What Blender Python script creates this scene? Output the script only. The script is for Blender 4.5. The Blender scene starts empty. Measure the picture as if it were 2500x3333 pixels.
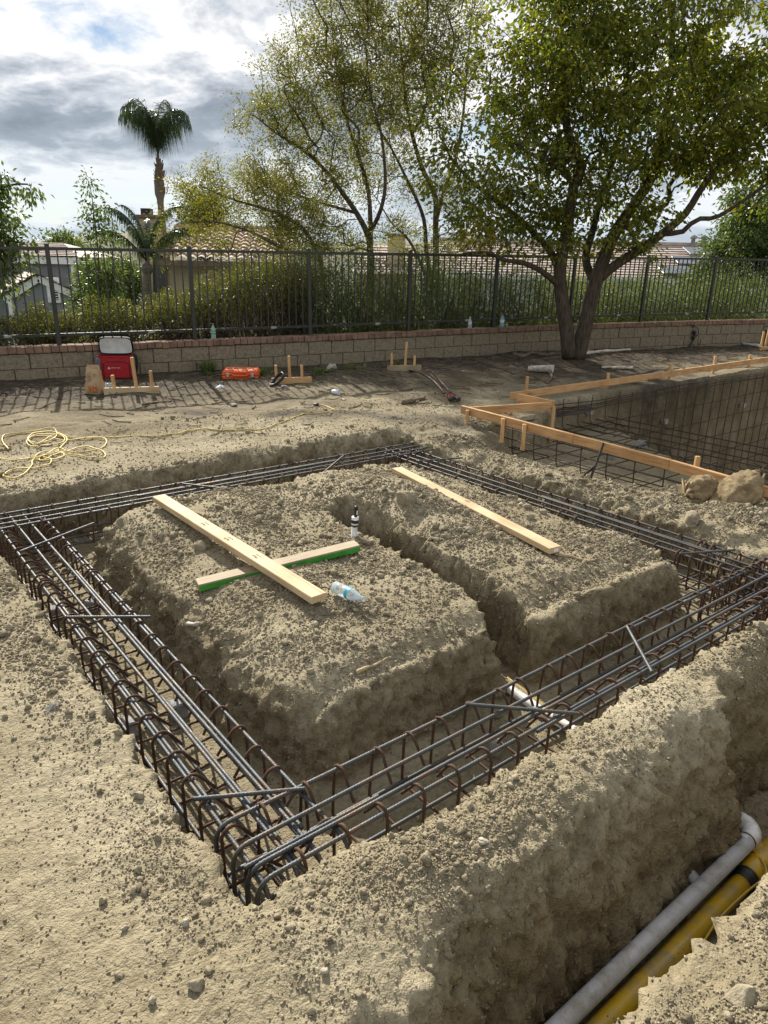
import bpy, math, random
import numpy as np
from mathutils import Vector, Matrix, Euler

SC = bpy.context.scene
COL = SC.collection
rng = np.random.default_rng(11)
random.seed(5)
rad = math.radians

# ------------------------------------------------------------------ camera
CAM_H = 1.6
PITCH = 19.367          # degrees below the horizon
ROLL = 1.23
F_PX = 2300.0           # focal length in pixels of the 2500 x 3333 photograph
cam_d = bpy.data.cameras.new('camera')
cam_d.sensor_fit = 'VERTICAL'
cam_d.sensor_height = 36.0
cam_d.lens = 36.0 * F_PX / 3333.0
cam_d.clip_start = 0.05
cam_d.clip_end = 9000
cam = bpy.data.objects.new('camera', cam_d)
COL.objects.link(cam)
cam.location = (0, 0, CAM_H)
cam.rotation_euler = (Matrix.Rotation(rad(90 - PITCH), 3, 'X') @ Matrix.Rotation(rad(ROLL), 3, 'Z')).to_euler()
SC.camera = cam

# ------------------------------------------------------------------ sun
SUN_AZ, SUN_EL = -22.0, 33.0
sd = Vector((math.sin(rad(SUN_AZ)) * math.cos(rad(SUN_EL)), math.cos(rad(SUN_AZ)) * math.cos(rad(SUN_EL)), math.sin(rad(SUN_EL))))
sun_d = bpy.data.lights.new('sun', 'SUN')
sun_d.energy = 4.9
sun_d.angle = rad(0.55)
sun_d.color = (1.0, 0.94, 0.84)
sun = bpy.data.objects.new('sun', sun_d)
COL.objects.link(sun)
sun.rotation_euler = sd.to_track_quat('Z', 'Y').to_euler()
sun.location = (-6, 15, 12)

# ------------------------------------------------------------------ sky: clear air behind broken cloud
W_ = bpy.data.worlds.new('World')
SC.world = W_
W_.use_nodes = True
nt = W_.node_tree
nt.nodes.clear()


def N(tree, kind, **kw):
    n = tree.nodes.new(kind)
    for k_, v_ in kw.items():
        if k_ in n.inputs:
            n.inputs[k_].default_value = v_
        else:
            setattr(n, k_, v_)
    return n


def L(tree, a, b):
    tree.links.new(a, b)


def ramp(tree, fac, stops, interp='LINEAR'):
    r = tree.nodes.new('ShaderNodeValToRGB')
    cr = r.color_ramp
    cr.interpolation = interp
    while len(cr.elements) < len(stops):
        cr.elements.new(0.5)
    for e, (p_, c_) in zip(cr.elements, stops):
        e.position = p_
        e.color = tuple(c_) + (1,) if len(c_) == 3 else c_
    if fac is not None:
        tree.links.new(fac, r.inputs[0])
    return r


def math_n(tree, op, a, b=None, c=None, clamp=False):
    n = tree.nodes.new('ShaderNodeMath')
    n.operation = op
    n.use_clamp = clamp
    for i, v in enumerate((a, b, c)):
        if v is None:
            continue
        if isinstance(v, (int, float)):
            n.inputs[i].default_value = v
        else:
            tree.links.new(v, n.inputs[i])
    return n.outputs[0]


sky = N(nt, 'ShaderNodeTexSky')
sky.sky_type = 'NISHITA'
sky.sun_disc = False
sky.sun_elevation = rad(SUN_EL)
sky.sun_rotation = rad(SUN_AZ)
sky.dust_density = 0.1
bg1 = N(nt, 'ShaderNodeBackground', Strength=0.05)
L(nt, sky.outputs[0], bg1.inputs[0])
tc = N(nt, 'ShaderNodeTexCoord')
sep = N(nt, 'ShaderNodeSeparateXYZ')
L(nt, tc.outputs['Generated'], sep.inputs[0])
zc = math_n(nt, 'MAXIMUM', sep.outputs[2], 0.0)
zz = math_n(nt, 'ADD', zc, 0.22)
cxn = math_n(nt, 'DIVIDE', sep.outputs[0], zz)
cyn = math_n(nt, 'DIVIDE', sep.outputs[1], zz)
com = N(nt, 'ShaderNodeCombineXYZ')
L(nt, cxn, com.inputs[0])
L(nt, cyn, com.inputs[1])
off = N(nt, 'ShaderNodeVectorMath', operation='ADD')
L(nt, com.outputs[0], off.inputs[0])
off.inputs[1].default_value = (3.3, 5.1, 1.4)
warp = N(nt, 'ShaderNodeTexNoise', Scale=1.3, Detail=3.0)
L(nt, off.outputs[0], warp.inputs['Vector'])
wm = N(nt, 'ShaderNodeMixRGB', blend_type='LINEAR_LIGHT')
wm.inputs[0].default_value = 0.16
L(nt, off.outputs[0], wm.inputs[1])
L(nt, warp.outputs['Color'], wm.inputs[2])
cl = N(nt, 'ShaderNodeTexNoise', Scale=1.35, Detail=9.0, Roughness=0.54)
L(nt, wm.outputs[0], cl.inputs['Vector'])
cl2 = N(nt, 'ShaderNodeTexNoise', Scale=0.55, Detail=2.0)
L(nt, off.outputs[0], cl2.inputs['Vector'])
dens = math_n(nt, 'ADD', math_n(nt, 'MULTIPLY', cl.outputs[0], 0.72), math_n(nt, 'MULTIPLY', cl2.outputs[0], 0.30))
bil = N(nt, 'ShaderNodeTexNoise', Scale=4.2, Detail=8.0, Roughness=0.6)
L(nt, wm.outputs[0], bil.inputs['Vector'])
puff = math_n(nt, 'MULTIPLY_ADD', math_n(nt, 'ABSOLUTE', math_n(nt, 'SUBTRACT', bil.outputs[0], 0.5)), 0.34, -0.03)
dens = math_n(nt, 'ADD', dens, puff)
mask = ramp(nt, dens, [(0.37, (0, 0, 0)), (0.43, (1, 1, 1))])
ccol = ramp(nt, dens, [(0.39, (1.0, 1.0, 1.0)), (0.47, (1.0, 1.0, 1.0)), (0.515, (0.62, 0.66, 0.72)), (0.57, (0.30, 0.345, 0.415)), (0.66, (0.17, 0.20, 0.255))])
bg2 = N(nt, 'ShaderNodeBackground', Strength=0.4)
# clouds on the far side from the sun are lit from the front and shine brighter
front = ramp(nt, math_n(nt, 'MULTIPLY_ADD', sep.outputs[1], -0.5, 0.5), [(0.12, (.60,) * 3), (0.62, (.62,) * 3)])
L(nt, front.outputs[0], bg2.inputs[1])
hz = ramp(nt, sep.outputs[2], [(0.0, (1, 1, 1)), (0.20, (0, 0, 0))])
hm = N(nt, 'ShaderNodeMixRGB')
hm.inputs[2].default_value = (0.66, 0.76, 0.84, 1)
L(nt, math_n(nt, 'MULTIPLY', hz.outputs[0], 0.75), hm.inputs[0])
L(nt, ccol.outputs[0], hm.inputs[1])
L(nt, hm.outputs[0], bg2.inputs[0])
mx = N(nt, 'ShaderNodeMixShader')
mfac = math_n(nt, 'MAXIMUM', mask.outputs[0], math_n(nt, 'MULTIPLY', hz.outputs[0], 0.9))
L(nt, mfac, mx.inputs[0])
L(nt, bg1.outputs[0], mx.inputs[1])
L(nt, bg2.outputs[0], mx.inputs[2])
wo = N(nt, 'ShaderNodeOutputWorld')
L(nt, mx.outputs[0], wo.inputs[0])

SC.view_settings.view_transform = 'Standard'
SC.view_settings.look = 'None'
SC.view_settings.exposure = 0.85
SC.view_settings.gamma = 1.0
SC.render.engine = 'CYCLES'
SC.cycles.max_bounces = 6
SC.cycles.transparent_max_bounces = 8
SC.cycles.use_denoising = True
SC.cycles.caustics_reflective = False
SC.cycles.caustics_refractive = False

# ------------------------------------------------------------------ materials
MATS = {}


def new_mat(name):
    m = bpy.data.materials.new(name)
    m.use_nodes = True
    t = m.node_tree
    t.nodes.clear()
    out = t.nodes.new('ShaderNodeOutputMaterial')
    b = t.nodes.new('ShaderNodeBsdfPrincipled')
    t.links.new(b.outputs[0], out.inputs[0])
    MATS[name] = m
    return m, t, b, out


def mat(name, c1, c2=None, rough=0.6, metal=0.0, scale=8.0, bump=0.0, bscale=60.0, coord='Object', stretch=None, detail=4.0, rough2=None, spec=0.4, trans=0.0, coat=0.0, c3=None, lo=0.35, hi=0.65):
    """A surface of two (or three) mottled tones with a little relief."""
    m, t, b, out = new_mat(name)
    tcn = t.nodes.new('ShaderNodeTexCoord')
    vec = tcn.outputs[coord]
    if stretch:
        mp = t.nodes.new('ShaderNodeMapping')
        mp.inputs['Scale'].default_value = stretch
        t.links.new(vec, mp.inputs[0])
        vec = mp.outputs[0]
    no = N(t, 'ShaderNodeTexNoise', Scale=scale, Detail=detail)
    t.links.new(vec, no.inputs['Vector'])
    c2 = c2 or tuple(x * 0.8 for x in c1)
    st = [(lo, c1), (hi, c2)] if c3 is None else [(lo, c1), ((lo + hi) / 2, c3), (hi, c2)]
    r = ramp(t, no.outputs[0], st)
    t.links.new(r.outputs[0], b.inputs['Base Color'])
    b.inputs['Metallic'].default_value = metal
    b.inputs['Specular IOR Level'].default_value = spec
    if rough2 is not None:
        rr = ramp(t, no.outputs[0], [(lo, (rough,) * 3), (hi, (rough2,) * 3)])
        t.links.new(rr.outputs[0], b.inputs['Roughness'])
    else:
        b.inputs['Roughness'].default_value = rough
    if trans:
        b.inputs['Transmission Weight'].default_value = trans
    if coat:
        b.inputs['Coat Weight'].default_value = coat
    if bump:
        n2 = N(t, 'ShaderNodeTexNoise', Scale=bscale, Detail=5.0)
        t.links.new(vec, n2.inputs['Vector'])
        bp = N(t, 'ShaderNodeBump', Strength=bump, Distance=0.01)
        t.links.new(n2.outputs[0], bp.inputs['Height'])
        t.links.new(bp.outputs[0], b.inputs['Normal'])
    return m


def leaf_mat(name, stops, transl=0.35, rough=0.45, tcol=None):
    """Leaves: every leaf (mesh island) its own tone, part of the light passes through."""
    m, t, b, out = new_mat(name)
    g = t.nodes.new('ShaderNodeNewGeometry')
    r = ramp(t, g.outputs['Random Per Island'], stops)
    t.links.new(r.outputs[0], b.inputs['Base Color'])
    b.inputs['Roughness'].default_value = rough
    b.inputs['Specular IOR Level'].default_value = 0.35
    tr = t.nodes.new('ShaderNodeBsdfTranslucent')
    mixc = N(t, 'ShaderNodeMixRGB', blend_type='MULTIPLY')
    mixc.inputs[0].default_value = 1.0
    mixc.inputs[2].default_value = tuple(tcol or (1.5, 1.5, 0.6)) + (1,)
    t.links.new(r.outputs[0], mixc.inputs[1])
    t.links.new(mixc.outputs[0], tr.inputs[0])
    mxs = t.nodes.new('ShaderNodeMixShader')
    mxs.inputs[0].default_value = transl
    t.links.new(b.outputs[0], mxs.inputs[1])
    t.links.new(tr.outputs[0], mxs.inputs[2])
    t.links.new(mxs.outputs[0], out.inputs[0])
    return m


def wood_mat(name, ca, cb, cc, rough=0.7):
    """Sawn softwood: grain runs along the board's own X axis."""
    m, t, b, out = new_mat(name)
    tcn = t.nodes.new('ShaderNodeTexCoord')
    oi = t.nodes.new('ShaderNodeObjectInfo')
    sh = N(t, 'ShaderNodeVectorMath', operation='ADD')
    t.links.new(tcn.outputs['Object'], sh.inputs[0])
    sc_ = N(t, 'ShaderNodeVectorMath', operation='SCALE')
    t.links.new(oi.outputs['Location'], sc_.inputs[0])
    sc_.inputs['Scale'].default_value = 3.7
    t.links.new(sc_.outputs[0], sh.inputs[1])
    mp = t.nodes.new('ShaderNodeMapping')
    mp.inputs['Scale'].default_value = (1.2, 22, 22)
    t.links.new(sh.outputs[0], mp.inputs[0])
    no = N(t, 'ShaderNodeTexNoise', Scale=3.0, Detail=5.0, Distortion=0.6)
    t.links.new(mp.outputs[0], no.inputs['Vector'])
    n2 = N(t, 'ShaderNodeTexNoise', Scale=4.0, Detail=4.0)
    t.links.new(sh.outputs[0], n2.inputs['Vector'])
    r = ramp(t, no.outputs[0], [(0.3, ca), (0.5, cb), (0.68, cc)])
    r2 = ramp(t, n2.outputs[0], [(0.35, (0.72, 0.68, 0.62)), (0.6, (1, 1, 1))])
    mm = N(t, 'ShaderNodeMixRGB', blend_type='MULTIPLY')
    mm.inputs[0].default_value = 0.8
    t.links.new(r.outputs[0], mm.inputs[1])
    t.links.new(r2.outputs[0], mm.inputs[2])
    # a few knots
    vo = N(t, 'ShaderNodeTexVoronoi', Scale=1.0)
    mp2 = t.nodes.new('ShaderNodeMapping')
    mp2.inputs['Scale'].default_value = (3.2, 9, 9)
    t.links.new(sh.outputs[0], mp2.inputs[0])
    t.links.new(mp2.outputs[0], vo.inputs['Vector'])
    kr = ramp(t, vo.outputs['Distance'], [(0.07, (0, 0, 0)), (0.13, (1, 1, 1))])
    mk_ = N(t, 'ShaderNodeMixRGB')
    t.links.new(kr.outputs[0], mk_.inputs[0])
    mk_.inputs[1].default_value = (cb[0] * 0.35, cb[1] * 0.25, cb[2] * 0.2, 1)
    t.links.new(mm.outputs[0], mk_.inputs[2])
    t.links.new(mk_.outputs[0], b.inputs['Base Color'])
    b.inputs['Roughness'].default_value = rough
    b.inputs['Specular IOR Level'].default_value = 0.25
    bp = N(t, 'ShaderNodeBump', Strength=0.35, Distance=0.004)
    t.links.new(no.outputs[0], bp.inputs['Height'])
    t.links.new(bp.outputs[0], b.inputs['Normal'])
    return m


# ------------------------------------------------------------------ scene helpers
def tag(o, label=None, cat=None, group=None, kind=None):
    if label: o['label'] = label
    if cat: o['category'] = cat
    if group: o['group'] = group
    if kind: o['kind'] = kind
    return o


def empty(name, loc, label=None, cat=None, group=None, rz=0.0):
    o = bpy.data.objects.new(name, None)
    COL.objects.link(o)
    o.location = loc
    o.rotation_euler = (0, 0, rz)
    o.empty_display_size = 0.1
    tag(o, label, cat, group)
    return o


def copy_tree(o, parent=None):
    c = o.copy()
    COL.objects.link(c)
    if parent is not None:
        c.parent = parent
    for ch in list(o.children):
        copy_tree(ch, c)
    return c


def arr_mesh(name, v, polys, smooth=False, mat_=None, mat_idx=None):
    """polys: list of (M,k) int arrays."""
    me = bpy.data.meshes.new(name)
    v = np.asarray(v, dtype=np.float32)
    me.vertices.add(len(v))
    me.vertices.foreach_set('co', v.ravel())
    polys = [np.asarray(p, dtype=np.int32) for p in polys if len(p)]
    nl = sum(p.size for p in polys)
    npoly = sum(len(p) for p in polys)
    me.loops.add(nl)
    me.polygons.add(npoly)
    me.loops.foreach_set('vertex_index', np.concatenate([p.ravel() for p in polys]))
    tot = np.concatenate([np.full(len(p), p.shape[1], np.int32) for p in polys])
    start = np.concatenate([[0], np.cumsum(tot)[:-1]]).astype(np.int32)
    me.polygons.foreach_set('loop_start', start)
    me.polygons.foreach_set('use_smooth', np.full(npoly, bool(smooth)))
    if mat_idx is not None:
        me.polygons.foreach_set('material_index', np.asarray(mat_idx, np.int32))
    me.update(calc_edges=True)
    me.validate()
    if mat_ is not None:
        for m_ in (mat_ if isinstance(mat_, (list, tuple)) else [mat_]):
            me.materials.append(m_)
    return me


def link_mesh(name, me, parent=None, loc=None, rot=None):
    o = bpy.data.objects.new(name, me)
    COL.objects.link(o)
    if parent is not None:
        o.parent = parent
    if loc is not None:
        o.location = loc
    if rot is not None:
        o.rotation_euler = rot
    return o


def frames(P):
    """Parallel-transport frames along a path."""
    P = np.asarray(P, float)
    T = np.gradient(P, axis=0)
    T /= np.linalg.norm(T, axis=1)[:, None] + 1e-12
    a = np.array([0, 0, 1.0]) if abs(T[0, 2]) < 0.9 else np.array([1.0, 0, 0])
    n = np.cross(T[0], a)
    n /= np.linalg.norm(n)
    A = np.zeros_like(P)
    A[0] = n
    for i in range(1, len(P)):
        n = n - T[i] * n.dot(T[i])
        n /= np.linalg.norm(n) + 1e-12
        A[i] = n
    B = np.cross(T, A)
    return T, A, B


def resample(P, step):
    P = np.asarray(P, float)
    d = np.r_[0, np.cumsum(np.linalg.norm(np.diff(P, axis=0), axis=1))]
    n = max(2, int(round(d[-1] / step)) + 1)
    s = np.linspace(0, d[-1], n)
    return np.stack([np.interp(s, d, P[:, i]) for i in range(3)], 1)


def smooth_path(P, n=8):
    """Catmull-Rom through the points."""
    P = np.asarray(P, float)
    Q = np.vstack([2 * P[0] - P[1], P, 2 * P[-1] - P[-2]])
    out = []
    t = np.linspace(0, 1, n, endpoint=False)[:, None]
    for i in range(1, len(Q) - 2):
        p0, p1, p2, p3 = Q[i - 1], Q[i], Q[i + 1], Q[i + 2]
        out.append(0.5 * (2 * p1 + (p2 - p0) * t + (2 * p0 - 5 * p1 + 4 * p2 - p3) * t ** 2 + (3 * p1 - p0 - 3 * p2 + p3) * t ** 3))
    return np.vstack(out + [P[-1:]])


def rot_to(d, up=(0, 0, 1)):
    """Matrix whose X axis is d and whose Z axis is as near up as can be."""
    x = Vector(d).normalized()
    z = Vector(up)
    y = z.cross(x)
    if y.length < 1e-6:
        y = Vector((0, 1, 0))
    y.normalize()
    z = x.cross(y)
    return Matrix((x, y, z)).transposed()


BOXF = np.array([[0, 1, 3, 2], [4, 6, 7, 5], [0, 4, 5, 1], [2, 3, 7, 6], [0, 2, 6, 4], [1, 5, 7, 3]])
BOXV = np.array([[x, y, z] for x in (-.5, .5) for y in (-.5, .5) for z in (-.5, .5)])


class MB:
    def __init__(s):
        s.v, s.p, s.n = [], [], 0

    def add(s, v, *polys):
        v = np.asarray(v, float).reshape(-1, 3)
        s.v.append(v)
        for p in polys:
            s.p.append(np.asarray(p, int) + s.n)
        s.n += len(v)
        return s

    def box(s, c, size, R=None, jit=0.0):
        v = BOXV * np.asarray(size, float)
        if jit:
            v = v + rng.normal(0, jit, v.shape)
        if R is not None:
            v = v @ np.array(R).T
        return s.add(v + np.asarray(c, float), BOXF)

    def bbox(s, c, size, bev=0.004, R=None):
        """Box with chamfered edges."""
        h = np.asarray(size, float) / 2
        b = min(bev, h.min() * 0.9)
        vs, idx = [], {}
        for sx in (-1, 1):
            for sy in (-1, 1):
                for sz in (-1, 1):
                    for ax in range(3):
                        q = np.array([sx * h[0], sy * h[1], sz * h[2]])
                        for o in range(3):
                            if o != ax:
                                q[o] -= np.sign(q[o]) * b
                        idx[(sx, sy, sz, ax)] = len(vs)
                        vs.append(q)
        quads, tris = [], []
        for ax in range(3):
            o1, o2 = [a for a in range(3) if a != ax]
            for sg in (-1, 1):
                loop = []
                for a_, b_ in ((-1, -1), (1, -1), (1, 1), (-1, 1)):
                    k_ = [0, 0, 0]
                    k_[ax], k_[o1], k_[o2] = sg, a_, b_
                    loop.append(idx[tuple(k_) + (ax,)])
                if (sg > 0) != (ax != 1):
                    loop.reverse()
                quads.append(loop)
        for ax in range(3):   # edges running along ax
            o1, o2 = [a for a in range(3) if a != ax]
            for a_ in (-1, 1):
                for b_ in (-1, 1):
                    q = []
                    for e, fa in ((-1, o1), (-1, o2), (1, o2), (1, o1)):
                        k_ = [0, 0, 0]
                        k_[ax], k_[o1], k_[o2] = e, a_, b_
                        q.append(idx[tuple(k_) + (fa,)])
                    quads.append(q)
        for sx in (-1, 1):
            for sy in (-1, 1):
                for sz in (-1, 1):
                    tris.append([idx[(sx, sy, sz, a)] for a in range(3)])
        v = np.array(vs)
        if R is not None:
            v = v @ np.array(R).T
        return s.add(v + np.asarray(c, float), quads, tris)

    def tube(s, P, r, sides=8, caps=True):
        P = np.asarray(P, float)
        n = len(P)
        r = np.broadcast_to(np.asarray(r, float), (n,)) if np.ndim(r) < 2 else np.asarray(r)
        T, A, B = frames(P)
        th = np.arange(sides) / sides * 2 * np.pi
        rr = r[:, None] if r.ndim == 1 else r
        v = P[:, None] + rr[..., None] * (np.cos(th)[None, :, None] * A[:, None] + np.sin(th)[None, :, None] * B[:, None])
        i = np.arange(n - 1)[:, None] * sides
        j = np.arange(sides)[None]
        j2 = (j + 1) % sides
        q = np.stack([i + j, i + j2, i + sides + j2, i + sides + j], -1).reshape(-1, 4)
        s.add(v.reshape(-1, 3), q)
        if caps:
            base = s.n - n * sides
            s.p.append((np.arange(sides)[::-1] + base)[None])
            s.p.append((np.arange(sides) + base + (n - 1) * sides)[None])
        return s

    def lathe(s, prof, sides=16, c=(0, 0, 0), R=None, sx=1.0, sy=1.0):
        prof = np.asarray(prof, float)
        th = np.arange(sides) / sides * 2 * np.pi
        v = np.stack([prof[:, None, 0] * np.cos(th) * sx, prof[:, None, 0] * np.sin(th) * sy, np.repeat(prof[:, 1:2], sides, 1)], -1).reshape(-1, 3)
        n = len(prof)
        i = np.arange(n - 1)[:, None] * sides
        j = np.arange(sides)[None]
        j2 = (j + 1) % sides
        q = np.stack([i + j, i + j2, i + sides + j2, i + sides + j], -1).reshape(-1, 4)
        if R is not None:
            v = v @ np.array(R).T
        return s.add(v + np.asarray(c, float), q)

    def build(s, name, m, parent=None, smooth=False, loc=None, rot=None, origin=None):
        v = np.vstack(s.v)
        if origin is not None:
            v = v - np.asarray(origin, float)
            loc = origin if loc is None else loc
        by = {}
        for p in s.p:
            by.setdefault(p.shape[1], []).append(p)
        me = arr_mesh(name, v, [np.vstack(x) for x in by.values()], smooth, m)
        o = link_mesh(name, me, parent, loc, rot)
        if bpy.app.version >= (4, 1) and smooth == 'auto':
            pass
        return o


def board(name, a, b, w, t, m, parent=None, up=(0, 0, 1), bev=0.003):
    """A sawn board from a to b (ends of its centre line), w wide across, t thick along up; grain along it."""
    a, b = Vector(a), Vector(b)
    ln = (b - a).length
    mb = MB().bbox((0, 0, 0), (ln, w, t), bev)
    o = mb.build(name, m, parent)
    M = rot_to(b - a, up).to_4x4()
    M.translation = (a + b) / 2
    o.matrix_local = M
    return o


# ------------------------------------------------------------------ noise
_pt = rng.permutation(4096).astype(np.int64)
_pt = np.r_[_pt, _pt, _pt]
_g3 = rng.normal(size=(4096, 3)).astype(np.float32)
_g3 /= np.linalg.norm(_g3, axis=1)[:, None]
_rv = rng.random((4096, 4)).astype(np.float32)


def _hash(i, j, k):
    return _pt[(_pt[(_pt[i & 4095] + j) & 4095] + k) & 4095]


def perlin(p):
    p = np.asarray(p, np.float32)
    f = np.floor(p)
    i = f.astype(np.int64)
    d = p - f
    w = d * d * d * (d * (d * 6 - 15) + 10)
    out = np.zeros(len(p), np.float32)
    for dx in (0, 1):
        wx = w[:, 0] if dx else 1 - w[:, 0]
        for dy in (0, 1):
            wy = w[:, 1] if dy else 1 - w[:, 1]
            for dz in (0, 1):
                wz = w[:, 2] if dz else 1 - w[:, 2]
                g = _g3[_hash(i[:, 0] + dx, i[:, 1] + dy, i[:, 2] + dz)]
                dot = g[:, 0] * (d[:, 0] - dx) + g[:, 1] * (d[:, 1] - dy) + g[:, 2] * (d[:, 2] - dz)
                out += wx * wy * wz * dot
    return out * 1.5


def fbm(p, octaves=4, gain=0.5, ridged=False):
    p = np.asarray(p, np.float32)
    out = np.zeros(len(p), np.float32)
    a = 1.0
    for o in range(octaves):
        n = perlin(p * (2.03 ** o) + 17.3 * o)
        out += a * ((1 - 2 * np.abs(n)) if ridged else n)
        a *= gain
    return out


def domes(p, cell, exist=0.6, rmin=0.25, rmax=0.5):
    """Clod relief: rounded lumps of random size, one at most per cell; returns height / cell."""
    q = np.asarray(p, np.float32) / cell
    f = np.floor(q - 0.5).astype(np.int64)
    out = np.zeros(len(q), np.float32)
    for dx in (0, 1):
        for dy in (0, 1):
            for dz in (0, 1):
                c = f + np.array([dx, dy, dz])
                h = _hash(c[:, 0], c[:, 1], c[:, 2])
                r4 = _rv[h]
                r = rmin + (rmax - rmin) * r4[:, 3] ** 2
                cen = c + 0.5 + (r4[:, :3] - 0.5) * 0.7
                dd = ((q - cen) ** 2).sum(1)
                ok = (_rv[(h * 7 + 13) & 4095, 0] < exist)
                hgt = np.sqrt(np.maximum(r * r - dd, 0)) * ok
                out = np.maximum(out, hgt)
    return out


def sst(a, b, x):
    t = np.clip((x - a) / (b - a), 0, 1)
    return t * t * (3 - 2 * t)
# ------------------------------------------------------------------ site frame: U along the front trench, V away along the side trenches
AA = rad(51.5)
UX, UY = math.sin(AA), math.cos(AA)
SITE_RZ = math.atan2(UY, UX)


def xy(u, v):
    return (u * UX - v * UY, u * UY + v * UX)


def uvof(x, y):
    return (x * UX + y * UY, -x * UY + y * UX)


_cp, _sp = math.cos(rad(PITCH)), math.sin(rad(PITCH))
_cr, _sr = math.cos(rad(ROLL)), math.sin(rad(ROLL))


def sight(vx, vy):
    """Direction of sight for a point of the photograph (measured on its 1659 px wide view)."""
    r0 = (vx * 1.507 - 1250) / F_PX
    d0 = (vy * 1.507 - 1666.5) / F_PX
    r, d = r0 * _cr + d0 * _sr, -r0 * _sr + d0 * _cr
    return (r, _cp - d * _sp, -_sp - d * _cp)


def at(vx, vy, Y):
    """The place at distance Y that is seen there."""
    r = sight(vx, vy)
    return Vector((r[0] / r[1] * Y, Y, CAM_H + r[2] / r[1] * Y))


def on(vx, vy, z=0.0):
    """The place at height z that is seen there."""
    r = sight(vx, vy)
    t = (z - CAM_H) / r[2]
    return Vector((r[0] * t, r[1] * t, z))


# fence / wall line in plan
_FX = np.array([-16, -8, -4.5, -2.8, -1.26, .34, 1.99, 3.65, 5.36, 7.15, 11, 18])
_FY = np.array([3.5, 7.95, 9.85, 10.72, 11.6, 12.52, 13.5, 14.42, 15.22, 16.0, 17.35, 19.0])
_wx = np.linspace(-16, 18, 400)
_wyy = np.interp(_wx, _FX, _FY)
for _ in range(60):
    _wyy[1:-1] = (_wyy[:-2] + 2 * _wyy[1:-1] + _wyy[2:]) / 4


def wall_y(x):
    return np.interp(x, _wx, _wyy)


def box_m(s, a0, a1, b0, b1):
    return sst(a0, a1, s) * (1 - sst(b0, b1, s))


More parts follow.
